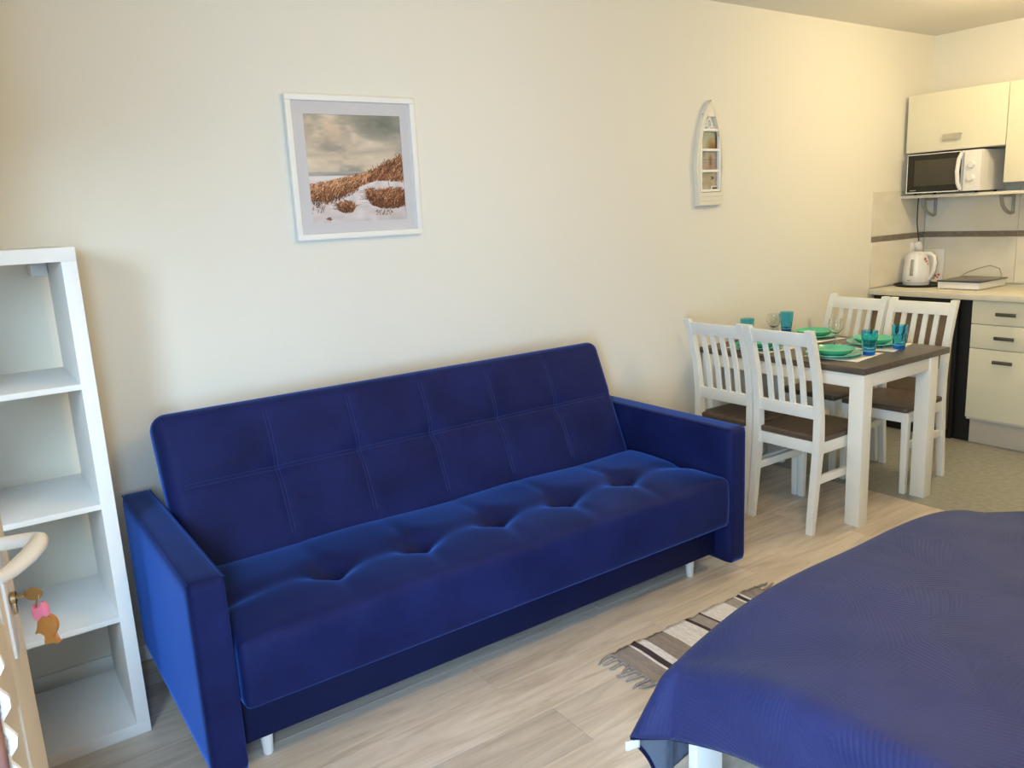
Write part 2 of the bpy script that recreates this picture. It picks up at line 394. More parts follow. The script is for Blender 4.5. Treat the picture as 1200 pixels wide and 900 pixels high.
tile(g2, TILE, 'y', 4.577, XR - 0.006, ZT0, ZB0); tile(g2, BAND, 'y', 4.577, XR - 0.006, ZB0, ZB1, 'border_tile', 0.009); tile(g2, TILE, 'y', 4.577, XR - 0.006, ZB1, ZT1)

# entrance door leaf, swung back almost against the left wall
ang = math.atan2(0.975, 0.205)
dhx, dhy = -0.463, -2.452
door = bpy.data.objects.new('door_1', None); COL.objects.link(door); door.location = (dhx, dhy, 0); door.rotation_euler = (0, 0, ang); S(door)
DLW = 0.875
def dbox(name, u0, u1, v0, v1, z0, z1, ma, par=door, bev=0.002):     # u along the leaf, v: 0 = visible face, + = behind
    return box(name, u0, u1, v0, v1, z0, z1, ma, par, bev=bev, world=False)
dbox('leaf', 0, DLW, 0.0065, 0.042, 0.008, 2.02, DOORW, bev=0.003)
for nm, q in (('stile', (DLW - 0.10, DLW, 0.01, 2.018)), ('stile', (0, 0.11, 0.01, 2.018)), ('rail', (0.11, DLW - 0.10, 0.01, 0.2)), ('rail', (0.11, DLW - 0.10, 0.86, 0.98)), ('rail', (0.11, DLW - 0.10, 1.88, 2.018))):
    dbox(nm, q[0], q[1], 0.003, 0.007, q[2], q[3], DOORW, bev=0.0015)
hu = DLW - 0.06
HZ, LZ = 1.082, 1.0
esc = dbox('escutcheon', hu - 0.018, hu + 0.018, -0.001, 0.004, 0.915, 1.15, PLASTIC, bev=0.002)
pth = [(hu, -0.002, HZ), (hu, -0.030, HZ), (hu - 0.003, -0.043, HZ), (hu - 0.012, -0.052, HZ), (hu - 0.03, -0.052, HZ), (hu - 0.065, -0.044, HZ - 0.002), (hu - 0.105, -0.031, HZ - 0.003), (hu - 0.128, -0.018, HZ - 0.003)]
lv = tube('lever_handle', pth, [0.010, 0.010, 0.0105, 0.0115, 0.012, 0.0115, 0.010, 0.008], PLASTIC, door, 12, world=False)
cyl = tube('lock_cylinder', [(hu, -0.003, LZ), (hu, -0.009, LZ)], 0.009, BRASS, door, 14, world=False)
dbox('cylinder_body', hu - 0.004, hu + 0.004, -0.008, -0.003, LZ - 0.024, LZ - 0.004, BRASS, bev=0.001)
# door casing around the doorway
for nm, q in (('trim_4', (XL, XL + 0.014, DW1, DW1 + 0.07, 0, DH + 0.07)), ('trim_5', (XL, XL + 0.014, DW0 - 0.07, DW0, 0, DH + 0.07)), ('trim_6', (XL, XL + 0.014, DW0, DW1, DH, DH + 0.07))):
    S(box(nm, *q, FRAMEW, bev=0.002))

# ------------------------------------------------------------------ blue sofa bed
sx0, sx1 = 0.070, 2.202
sofa = thing('sofa_bed', 'blue velvet sofa bed with tufted back and seat against the wall', 'sofa', (1.14, -0.5, 0))
def arm(x0, x1, flip):
    v, f = rbox_data(x1 - x0, 0.916, 0.565, 0.016, 8, 30, 22)
    v = [p + Vector(((x0 + x1) / 2, -0.484, 0.3495)) for p in v]
    a = finish('armrest', raw(v, f), VELVET, sofa, angle=None)
    for xx in (x0 + 0.004, x1 - 0.004):     # seam piping along the top edges
        tube('piping', [(xx, -0.93, 0.6285), (xx, -0.04, 0.6285)], 0.0022, VELVET, a, 6)
    return a
arm(0.070, 0.166, 0); arm(2.107, 2.202, 1)
TX = [0.53, 0.835, 1.14, 1.445, 1.75]
def seat_fn(pos, nn):
    x = pos.x + 1.1365; y = pos.y - 0.66; z = pos.z + 0.335
    if nn.z > 0.3 or (nn == Vector((0, 0, 1)) and pos.z > 0):
        ex = min(x - 0.172, 2.10 - x); ey = min(y + 0.945, -0.375 - y)
        puff = 0.030 * (1 - math.exp(-max(ex, 0) / 0.05)) * (1 - math.exp(-max(ey, 0) / 0.07))
        d = 0.0
        for t in TX:
            r2 = (x - t) ** 2 + (y + 0.70) ** 2
            d += 0.046 * math.exp(-r2 / (2 * 0.042 ** 2)) + 0.010 * math.exp(-((x - t) ** 2) / (2 * 0.02 ** 2)) * math.exp(-((y + 0.70) ** 2) / (2 * 0.15 ** 2))
        d += 0.016 * math.exp(-((y + 0.70) ** 2) / (2 * 0.03 ** 2)) * (0.4 + 0.6 * (0.5 + 0.5 * math.cos((x - TX[2]) / 0.305 * 2 * math.pi)))
        wv = 0.004 * math.sin(9 * x + 1.3) * math.sin(11 * y)
        z += puff + wv - d
    if nn.y < -0.5:
        y -= 0.006 * math.sin(math.pi * (pos.z + 0.1) / 0.2) if abs(pos.z) < 0.1 else 0
    return Vector((x, y, z))
v, f = rbox_data(1.929, 0.570, 0.200, 0.022, 150, 46, 12, seat_fn)
seat = finish('seat_cushion', raw(v, f), VELVET, sofa, angle=None)
tube('piping', [(0.19 + i * 0.0375, -0.9435, 0.417 + 0.0) for i in range(51)], 0.0022, VELVET, seat, 6)
for t in TX:
    v_, f_ = lathe_data([(0.0, 0.004), (0.007, 0.003), (0.011, 0.0), (0.011, -0.004)], (t, -0.70, 0.404), 12)
    finish('tuft_button', raw(v_, f_), VELVET, seat)
# backrest
BC = Vector((1.125, -0.253, 0.635)); lean = math.radians(23.5)
Rb = Matrix.Rotation(-lean, 3, 'X')
TZ = 0.03
def back_fn(pos, nn):
    p = pos.copy()
    if nn.y < -0.3 or (nn == Vector((0, 0, 1)) and pos.y < 0 and abs(pos.z) < 0.24):
        d = 0.0; X = p.x + BC.x
        ez = min(0.28 - p.z, p.z + 0.28); ex = min(p.x + 0.95, 0.95 - p.x)
        pf = 0.012 * (1 - math.exp(-max(ez, 0) / 0.06)) * (1 - math.exp(-max(ex, 0) / 0.06))
        for t in TX:
            d += 0.016 * math.exp(-((X - t) ** 2 + (p.z - TZ) ** 2) / (2 * 0.028 ** 2)) + 0.0055 * math.exp(-((X - t) ** 2) / (2 * 0.010 ** 2)) * (0.4 + 0.6 * math.exp(-((p.z - TZ) / 0.22) ** 2))
        d += 0.005 * math.exp(-((p.z - TZ) ** 2) / (2 * 0.011 ** 2))
        p.y += d - pf
    return Rb @ p + BC
v, f = rbox_data(1.905, 0.13, 0.575, 0.045, 170, 8, 60, back_fn)
back = finish('backrest', raw(v, f), VELVET, sofa, angle=None)
for t in TX:
    for dx in (-0.006, 0.006):
        tube('stitching', [back_fn(Vector((t + dx - BC.x, -0.0655, zz)), Vector((0, -1, 0))) for zz in np.linspace(-0.2, 0.235, 40)], 0.0009, STITCH, back, 4)
for dz in (-0.006, 0.006):
    tube('stitching', [back_fn(Vector((xx, -0.0655, TZ + dz)), Vector((0, -1, 0))) for xx in np.linspace(-0.90, 0.90, 160)], 0.0009, STITCH, back, 4)
v, f = rbox_data(1.88, 0.035, 0.50, 0.012, 4, 3, 4, lambda p, n: Rb @ (p + Vector((0, 0.080, -0.025))) + BC)
finish('back_panel', raw(v, f), VDARK, sofa, angle=None)
box('base', 0.168, 2.105, -0.865, -0.10, 0.095, 0.245, VDARK, sofa, bev=0.006)
for fx, fy in ((0.252, -0.80), (2.019, -0.805), (0.252, -0.16), (2.019, -0.16)):
    lathe('foot', [(0.0, 0.0), (0.013, 0.0), (0.015, 0.004), (0.021, 0.097), (0.0, 0.097)], (fx, fy, 0), WHITE, sofa, 20)

# ------------------------------------------------------------------ open shelf unit (no back)
YS = -0.4629
sh = thing('shelf_unit', 'tall narrow white open shelf unit with four compartments in the corner', 'shelf', (-0.21, YS + 0.195, 0))
b = 0.0012
box('side_panel', -0.42, -0.382, YS, YS + 0.39, 0.038, 1.432, SHELFW, sh, bev=b)
box('side_panel', -0.038, 0.0, YS, YS + 0.39, 0.038, 1.432, SHELFW, sh, bev=b)
box('top_panel', -0.42, 0.0, YS, YS + 0.39, 1.432, 1.47, SHELFW, sh, bev=b)
box('bottom_panel', -0.42, 0.0, YS, YS + 0.39, 0.0, 0.038, SHELFW, sh, bev=b)
for zt in (1.096, 0.744, 0.392):
    box('shelf_board', -0.382, -0.038, YS + 0.001, YS + 0.39, zt - 0.016, zt, SHELFW, sh, bev=0.0006)
br = box('wall_bracket', -0.085, -0.040, YS + 0.35, -0.002, 1.385, 1.431, SHELFW, sh, bev=0.002)

# ------------------------------------------------------------------ key with fish charm in the lock
DM = Matrix.Translation((dhx, dhy, 0)) @ Matrix.Rotation(ang, 4, 'Z')
def dp(u, v, z): return DM @ Vector((u, v, z))
kl = dp(hu, -0.012, LZ)
key = thing('door_key', 'brass key in the cream door lock with a pink and amber fish charm', 'key', kl)
tube('key_shaft', [dp(hu, -0.004, LZ), dp(hu, -0.020, LZ)], 0.0028, BRASS, key, 8)
kb = Bag()
bow = [dp(hu + 0.013 * math.cos(a) * 0.25, -0.018 - 0.012 + 0.0125 * math.cos(a), LZ + 0.0095 * math.sin(a)) for a in np.linspace(0, 2 * math.pi, 20)]
off = DM.to_3x3() @ Vector((0.0012, 0, 0))
n = len(bow) - 1
kb.add([p - off for p in bow[:n]] + [p + off for p in bow[:n]], [tuple(range(n)), tuple(range(n, 2 * n))] + [(i, (i + 1) % n, n + (i + 1) % n, n + i) for i in range(n)])
finish('key_bow', bevel_mesh(kb.mesh(), 0), BRASS, key)
rc = dp(hu, -0.034, LZ - 0.010)
tube('key_ring', [rc + Vector((0.004 * math.sin(a), 0.009 * math.cos(a) * 0.5, 0.010 * math.sin(a))) for a in np.linspace(0, 2 * math.pi, 22)], 0.0009, BRASS, key, 6)
fc = rc + Vector((0.003, -0.004, -0.030))
RTh = Vector((0.82, -0.57, 0)).normalized()
def fl2(u, w_): return fc + RTh * u + Vector((0, 0, w_))
nrm = Vector((0.57, 0.82, 0)).normalized()
v, f = rbox_data(0.026, 0.012, 0.022, 0.0055, 6, 4, 6)
v = [fc + RTh * (p.x * 0.9 - 0.002) + nrm * p.y + Vector((0, 0, p.z + 0.013 + 0.004 * math.sin(p.x * 300))) for p in v]
finish('ribbon', raw(v, f), PINK, key, angle=None)
out = [(0.0, 0.016), (0.012, 0.012), (0.016, 0.0), (0.012, -0.012), (0.006, -0.019), (0.016, -0.030), (0.004, -0.027), (-0.008, -0.031), (-0.003, -0.018), (-0.011, -0.011), (-0.019, -0.014), (-0.013, -0.003), (-0.011, 0.009)]
for _ in range(2):      # round the outline off
    out = [q for i in range(len(out)) for q in ((0.78 * out[i][0] + 0.22 * out[(i + 1) % len(out)][0], 0.78 * out[i][1] + 0.22 * out[(i + 1) % len(out)][1]), (0.22 * out[i][0] + 0.78 * out[(i + 1) % len(out)][0], 0.22 * out[i][1] + 0.78 * out[(i + 1) % len(out)][1]))]
n = len(out); kb = Bag()
kb.add([fl2(u + 0.004, w_ - 0.008) - nrm * 0.004 for u, w_ in out] + [fl2(u + 0.004, w_ - 0.008) + nrm * 0.004 for u, w_ in out] + [fl2(0.004, -0.008) - nrm * 0.008, fl2(0.004, -0.008) + nrm * 0.008],
       [(i, (i + 1) % n, n + (i + 1) % n, n + i) for i in range(n)] + [(2 * n, (i + 1) % n, i) for i in range(n)] + [(2 * n + 1, n + i, n + (i + 1) % n) for i in range(n)])
finish('fish_charm', bevel_mesh(kb.mesh(), 0), ORANGE, key)

# cloth with a scalloped white trim hanging beside the door
CLOTH = mat('brown_violet_cloth', (0.16, 0.09, 0.13), 0.85); noise_col(CLOTH, (0.10, 0.06, 0.12), (0.30, 0.14, 0.10), 14, 3)
LACE = mat('white_lace', (0.85, 0.86, 0.90), 0.8); noise_bump(LACE, 220, 0.4, 0.003)
CU = 0.385; CVV = -0.066
hc = thing('hanging_cloth', 'dark cloth with white scalloped lace trim hanging on a hook on the cream door', 'cloth', dp(CU - 0.06, -0.03, 0.62))
tube('hook', [dp(CU - 0.06, 0.001, 1.585), dp(CU - 0.06, -0.050, 1.580), dp(CU - 0.06, -0.062, 1.592), dp(CU - 0.06, -0.062, 1.606)], 0.004, BRASS, hc, 8)
nu, nv = 26, 60; vv = []; ff = []
def clothp(i, j):
    t = j / nv; k = i / nu - 1.0
    w_ = 0.05 + 0.09 * min(1, t * 2.0); c_ = CU - 0.06 + (0.06 if t > 0.4 else 0.06 * t / 0.4)
    return dp(c_ + k * w_ + 0.02 * (1 - min(1, t / 0.4)), CVV + 0.035 * (-k) * min(1, t * 2) - 0.006 * math.sin(i * 0.9) * t, 1.60 - 1.0 * t)
for j in range(nv + 1):
    for i in range(nu + 1): vv.append(clothp(i, j))
for j in range(nv):
    for i in range(nu): ff.append((j * (nu + 1) + i, j * (nu + 1) + i + 1, (j + 1) * (nu + 1) + i + 1, (j + 1) * (nu + 1) + i))
o = finish('cloth', raw(vv, ff), CLOTH, hc, angle=None); md = o.modifiers.new('thick', 'SOLIDIFY'); md.thickness = 0.0025
for i in (0, nu):
    tube('lace_trim', [clothp(i, j) + (DM.to_3x3() @ Vector((0.004 * (1 if i else -1), -0.004 - 0.005 * math.sin(j * 2.6), 0))) for j in np.linspace(0, nv, 120)], 0.0048, LACE, hc, 6)

# ------------------------------------------------------------------ beach picture
px0, px1, pz0, pz1 = 0.789, 1.313, 1.439, 1.960
pic = thing('framed_picture', 'square white framed beach dune picture with grey mount above the sofa', 'picture', (1.05, 0, 1.44))
fw = 0.021
for q in ((px0, px1, pz0, pz0 + fw), (px0, px1, pz1 - fw, pz1), (px0, px0 + fw, pz0 + fw, pz1 - fw), (px1 - fw, px1, pz0 + fw, pz1 - fw)):
    box('frame_bar', q[0], q[1], -0.026, -0.002, q[2], q[3], FRAMEW, pic, bev=0.0015)
MOUNT = mat('grey_mount_card', (0.60, 0.59, 0.61), 0.8); noise_bump(MOUNT, 200, 0.1, 0.001)
ix0, ix1, iz0, iz1 = 0.857, 1.250, 1.500, 1.893
mb = Bag()
for q in ((px0 + fw, px1 - fw, pz0 + fw, iz0), (px0 + fw, px1 - fw, iz1, pz1 - fw), (px0 + fw, ix0, iz0, iz1), (ix1, px1 - fw, iz0, iz1)):
    mb.add(boxv(q[0], q[1], -0.014, -0.010, q[2], q[3]), BOXF)
finish('mount', mb.mesh(), MOUNT, pic, smooth=False)
box('backing', px0 + fw, px1 - fw, -0.008, -0.003, pz0 + fw, pz1 - fw, MOUNT, pic, bev=0)
def vnoise(h, w_, gy, gx, rng):
    g = rng.random((gy + 2, gx + 2)); yy = np.linspace(0, gy, h); xx = np.linspace(0, gx, w_)
    yi = yy.astype(int); xi = xx.astype(int); fy = (yy - yi)[:, None]; fx = (xx - xi)[None]
    fy = fy * fy * (3 - 2 * fy); fx = fx * fx * (3 - 2 * fx)
    a = g[yi][:, xi]; b2 = g[yi][:, xi + 1]; c2 = g[yi + 1][:, xi]; d2 = g[yi + 1][:, xi + 1]
    return (a * (1 - fx) + b2 * fx) * (1 - fy) + (c2 * (1 - fx) + d2 * fx) * fy
def beach(n):
    rng = np.random.default_rng(3); V, U = np.mgrid[0:n, 0:n] / (n - 1.0); img = np.zeros((n, n, 3))
    cl = 0.5 * vnoise(n, n, 7, 4, rng) + 0.3 * vnoise(n, n, 16, 8, rng) + 0.2 * vnoise(n, n, 40, 18, rng)
    def mix(a, b2, t): return a * (1 - t[..., None]) + np.array(b2) * t[..., None]
    sky = mix(np.ones((n, n, 3)) * np.array((0.80, 0.75, 0.68)), (0.64, 0.62, 0.58), np.clip((V - 0.62) / 0.3, 0, 1))
    sky = mix(sky, (0.88, 0.83, 0.76), np.clip((cl - 0.52) * 3.0, 0, 0.8)); sky = mix(sky, (0.55, 0.54, 0.52), np.clip((0.45 - cl) * 3.0, 0, 0.75))
    dk = np.clip(1 - np.hypot((U - 0.82) / 0.36, (V - 0.92) / 0.17), 0, 1) ** 0.6; sky = mix(sky, (0.38, 0.42, 0.40), dk * 0.85 * np.clip(0.5 + (cl - 0.3) * 2, 0, 1))
    pch = np.clip(1 - np.hypot((U - 0.28) / 0.12, (V - 0.86) / 0.2), 0, 1); sky = mix(sky, (0.85, 0.74, 0.65), pch * 0.6)
    gr = np.clip(1 - np.abs(V - (0.63 + 0.07 * U ** 2)) / 0.045, 0, 1) * np.clip(cl * 2 - 0.5, 0, 1); sky = mix(sky, (0.62, 0.58, 0.54), gr * 0.6)
    sand = np.ones((n, n, 3)) * np.array((0.83, 0.80, 0.81)) - 0.10 * (vnoise(n, n, 22, 14, rng)[..., None] - 0.5) - 0.08 * np.clip((0.25 - V) * 3, 0, 1)[..., None] * np.clip(U, 0, 1)[..., None]
    img = np.where((V > 0.475)[..., None], sky, sand)
    sea = (V > 0.435) & (V <= 0.475); img = np.where(sea[..., None], np.array((0.60, 0.60, 0.60)) + 0.12 * (vnoise(n, n, 60, 10, rng)[..., None] - 0.4), img)
    img = np.where(((V > 0.40) & (V <= 0.435))[..., None], np.array((0.87, 0.85, 0.85)), img)
    pal = np.array([(0.33, 0.20, 0.15), (0.47, 0.28, 0.19), (0.63, 0.40, 0.28), (0.75, 0.53, 0.38), (0.86, 0.69, 0.54), (0.25, 0.15, 0.13)])
    def stroke(u, v0, ln, lean_, col, a=0.9):
        k = np.linspace(0, 1, max(4, int(ln * n * 1.4)))
        uu = u + lean_ * ln * k ** 1.6; v2 = v0 + ln * k * (1 - 0.25 * k * abs(lean_))
        i = np.clip((v2 * n).astype(int), 0, n - 1); j = (uu * n).astype(int); ok = (j >= 0) & (j < n)
        img[i[ok], j[ok]] = img[i[ok], j[ok]] * (1 - a) + col * a
    def grass(u0, u1, lo, hi, count, ln, lean_, tone):
        for _ in range(count):
            u = rng.uniform(u0, u1); l0, h0 = lo(u), hi(u)
            if h0 <= l0: continue
            t = rng.random(); v0 = l0 + (h0 - l0) * t
            w_ = np.array(tone(t)); c = pal[rng.choice(6, p=w_ / w_.sum())] * rng.uniform(0.85, 1.1)
            stroke(u, v0, ln * rng.uniform(0.5, 1.2), lean_ + rng.normal(0, 0.35), c)
    ridge = lambda u: float(np.interp(u, [0, .25, .5, .65, .8, 1], [.32, .36, .405, .43, .495, .57]))
    low = lambda u: float(np.interp(u, [0, .2, .4, .55, .7, 1], [.20, .20, .27, .345, .385, .365]))
    grass(-0.05, 1.03, low, ridge, 5200, 0.06, 0.75, lambda t: (2.5, 4, 4, 2 + 2 * t, 1 + 2.5 * t, 3 * (1 - t) + .2))
    grass(0.60, 1.03, lambda u: ridge(u) - 0.06, ridge, 900, 0.09, 0.55, lambda t: (4, 4, 3, 1.5, 1.5, 3))
    grass(-0.05, 0.6, lambda u: ridge(u) - 0.02, lambda u: ridge(u) + 0.01, 260, 0.05, 1.0, lambda t: (.5, 1, 3, 4, 3, .1))
    grass(0.02, 0.5, lambda u: low(u) - 0.03, lambda u: low(u) + 0.03, 260, 0.03, 0.3, lambda t: (4, 2, 1, .5, .2, 4))
    def clump(cu, cv, ru, rv, count, ln, lean_):
        for _ in range(count):
            a = rng.uniform(0, 2 * math.pi); r = math.sqrt(rng.random()); u = cu + ru * r * math.cos(a); v0 = cv + rv * r * math.sin(a)
            up = (v0 - cv) / rv; w_ = np.array((3, 3, 2 + up, 1.2 + up, 0.8 + 0.6 * up, 3 - 2.5 * up)); w_ = np.clip(w_, 0.1, None)
            stroke(u, v0, ln * rng.uniform(0.5, 1.2), lean_ + rng.normal(0, 0.9), pal[rng.choice(6, p=w_ / w_.sum())] * rng.uniform(0.85, 1.1))
    clump(0.84, 0.19, 0.215, 0.085, 1900, 0.06, 1.0); clump(0.70, 0.20, 0.10, 0.07, 500, 0.05, 0.4); clump(0.64, 0.24, 0.05, 0.05, 250, 0.04, -0.6)
    clump(0.36, 0.125, 0.085, 0.045, 520, 0.045, -0.5); clump(0.17, 0.03, 0.02, 0.012, 40, 0.012, 0.2)
    grass(0.0, 0.12, lambda u: 0.08, lambda u: 0.2, 30, 0.05, 0.2, lambda t: (3, 2, 1, .2, .1, 3)); grass(0.66, 0.85, lambda u: 0.05, lambda u: 0.09, 40, 0.02, 0.5, lambda t: (2, 2, 1, 1, .1, 1))
    stroke(0.835, 0.30, 0.10, -0.1, pal[0]); stroke(0.40, 0.16, 0.06, -0.9, pal[1])
    return img
print_plane('beach_print', beach(190), (ix0, -0.0095, iz0), (ix1 - ix0, 0, 0), (0, 0, iz1 - iz0), pic)

# ------------------------------------------------------------------ boat shaped photo frame
boat = thing('boat_picture_frame', 'cream boat shaped wall frame holding three small photos', 'picture frame', (3.035, 0, 1.49))
bz0, bz1 = 1.492, 2.018; bcx = 3.034
def half(z):
    t = (z - bz0) / (bz1 - bz0)
    return 0.112 * (0.86 + 0.30 * t - 0.02) if t < 0.32 else 0.112 * max(0.0, (0.94 + 0.03 * math.cos((t - 0.32) * 5))) * max(0, 1 - ((t - 0.32) / 0.68) ** 2.3) ** 0.75
zs = [bz0 + (bz1 - bz0) * (1 - (1 - i / 40) ** 1.25) for i in range(41)]
CH = mat('cream_boat_wood', (0.76, 0.73, 0.62), 0.55); noise_bump(CH, 60, 0.2, 0.004)
CH2 = mat('boat_inside', (0.66, 0.63, 0.53), 0.6)
def strip(side):
    # curved gunwale: outer shell and an inner lip, 40 mm deep
    b_ = Bag(); pts = [(bcx + side * half(z), z) for z in zs]; inn = [(bcx + side * max(0.0, half(z) - 0.024), min(z, bz1 - 0.02)) for z in zs]
    n = len(pts); v = []
    for (xo, zo), (xi, zi) in zip(pts, inn): v += [(xo, -0.002, zo), (xo - side * 0.002, -0.026, zo), (xi, -0.030, zi), (xi, -0.002, zi)]
    f = [(4 * i + k, 4 * i + (k + 1) % 4, 4 * i + 4 + (k + 1) % 4, 4 * i + 4 + k) for i in range(n - 1) for k in range(4)] + [(0, 1, 2, 3), (4 * n - 4, 4 * n - 3, 4 * n - 2, 4 * n - 1)]
    return finish('gunwale', bevel_mesh(raw(v, f), 0), CH, boat)
strip(-1); strip(1)
zz = zs; poly = [(bcx + half(z) - 0.004, z) for z in zz] + [(bcx - half(z) + 0.004, z) for z in zz[::-1]]
prism('hull_board', poly, 'y', -0.010, -0.001, CH2, boat)
prism('bow_board', [(bcx + half(z) - 0.002, z) for z in zs if z > 1.935] + [(bcx - half(z) + 0.002, z) for z in zs[::-1] if z > 1.935], 'y', -0.0285, -0.010, CH, boat)
for k in range(3):
    za = bz0 + 0.001 + k * 0.022; w0, w1 = half(za) - 0.004, half(za + 0.02) - 0.004
    hexa('stern_plank', [(bcx - w0, -0.032, za), (bcx + w0, -0.032, za), (bcx + w0, -0.010, za), (bcx - w0, -0.010, za), (bcx - w1, -0.032, za + 0.0215), (bcx + w1, -0.032, za + 0.0215), (bcx + w1, -0.010, za + 0.0215), (bcx - w1, -0.010, za + 0.0215)], CH, boat, bev=0.0012, seg=1)
fx0, fx1, fz0, fz1 = 2.957, 3.111, 1.562, 1.877
zc = [fz0 + (fz1 - fz0) * k / 3 for k in range(4)]
box('photo_stile', fx0, fx0 + 0.013, -0.0265, -0.010, fz0, fz1, FRAMEW, boat, bev=0.0015)
box('photo_stile', fx1 - 0.013, fx1, -0.0265, -0.010, fz0, fz1, FRAMEW, boat, bev=0.0015)
for k in range(4):
    z = min(max(zc[k], fz0 + 0.006), fz1 - 0.006)
    box('photo_rail', fx0 + 0.013, fx1 - 0.013, -0.0265, -0.010, z - 0.0065, z + 0.0065, FRAMEW, boat, bev=0.0015)
def smallpic(kind, n=26):
    rng = np.random.default_rng(11 + kind); V, U = np.mgrid[0:n, 0:n] / (n - 1.0); base = np.zeros((n, n, 3)); nz = vnoise(n, n, 5, 5, rng)[..., None]
    if kind == 0:
        base[:] = (0.60, 0.62, 0.55); base += (nz - 0.5) * 0.12; m_ = np.clip(1.3 - np.hypot((U - 0.85) / 0.45, (V - 0.1) / 0.5), 0, 1)[..., None]; base = base * (1 - m_) + np.array((0.55, 0.36, 0.15)) * m_ * (0.7 + 0.6 * nz)+ 0
        base[:, -3:] *= 0.55
    elif kind == 1:
        base[:] = (0.60, 0.58, 0.53); base += (nz - 0.5) * 0.15; base[(np.abs(V - 0.55) < 0.03)] = (0.45, 0.44, 0.42)
        m_ = (np.clip(1 - np.abs(U - 0.62) / 0.14, 0, 1) * np.clip(1.2 - np.abs(V - 0.42) / 0.4, 0, 1))[..., None]; base = base * (1 - m_) + np.array((0.48, 0.25, 0.18)) * m_
        base[V < 0.25] = base[V < 0.25] * 0.5 + np.array((0.66, 0.54, 0.42)) * 0.5
    else:
        base[:] = (0.66, 0.62, 0.53); base += (nz - 0.5) * 0.1
        for cu, cv, r in ((0.74, 0.68, 0.13), (0.06, 0.38, 0.09)):
            a = np.arctan2(V - cv, U - cu); rr = np.hypot(U - cu, V - cv); base[rr < r * (0.45 + 0.55 * np.cos(2.5 * a) ** 2)] = (0.20, 0.21, 0.18)
        base[(U > 0.66) & (V < 0.26)] = (0.85, 0.83, 0.78); base[(U > 0.74) & (V > 0.06) & (V < 0.2)] = (0.25, 0.26, 0.22)
    return base
for k in range(3):
    print_plane('photo_print', smallpic(2 - k), (fx0 + 0.013, -0.0108, zc[k] + 0.004), (fx1 - fx0 - 0.026, 0, 0), (0, 0, zc[1] - zc[0] - 0.008), boat)
# rope knot ornament above the photos
oc = Vector((3.030, -0.0165, 1.903))
tube('rope_ring', [oc + Vector((0.020 * math.cos(a), 0.003 * math.sin(3 * a), 0.021 * math.sin(a))) for a in np.linspace(0, 2 * math.pi, 30)], 0.0045, FRAMEW, boat, 7)
for s in (-1, 1):
    tube('rope_tail', [oc + Vector((s * 0.010, 0, 0.018)), oc + Vector((s * 0.003, -0.004, 0.032)), oc + Vector((0, -0.006, 0.042))], 0.003, FRAMEW, boat, 6)
    tube('rope_tail', [oc + Vector((s * 0.018, 0, -0.012)), oc + Vector((s * 0.034, 0.002, -0.016)), oc + Vector((s * 0.044, 0.004, -0.022))], 0.005, FRAMEW, boat, 6)
tube('rope_tail', [oc + Vector((-0.05, 0.0, 0.045)), oc + Vector((0.0, -0.008, 0.040)), oc + Vector((0.045, 0.0, 0.045))], 0.0018, PEWTER, boat, 6)
# ------------------------------------------------------------------ dining table
tx0, tx1, ty0, ty1, tz = 2.957, 3.700, -0.972, -0.02, 0.750
tb = thing('dining_table', 'white dining table with dark brown top laid for four', 'table', (3.33, -0.5, 0))
box('table_top', tx0, tx1, ty0, ty1, tz - 0.030, tz, WENGE, tb, bev=0.0015)
lw = 0.0713
for lx in (2.966, 3.604 - lw):
    for ly in (-0.9744 + 0.006, -0.03 - lw):
        box('leg', lx, lx + lw, ly, ly + lw, 0.0, tz - 0.030, CHAIRW, tb, bev=0.003)
ap0, ap1 = tz - 0.095, tz - 0.030
box('apron', 2.966 + lw, 3.604 - lw, -0.960, -0.938, ap0, ap1, CHAIRW, tb)
box('apron', 2.966 + lw, 3.604 - lw, -0.060, -0.038, ap0, ap1, CHAIRW, tb)
box('apron', 2.972, 2.994, -0.968 + lw, -0.03 - lw, ap0, ap1, CHAIRW, tb)
box('apron', 3.576, 3.598, -0.968 + lw, -0.03 - lw, ap0, ap1, CHAIRW, tb)

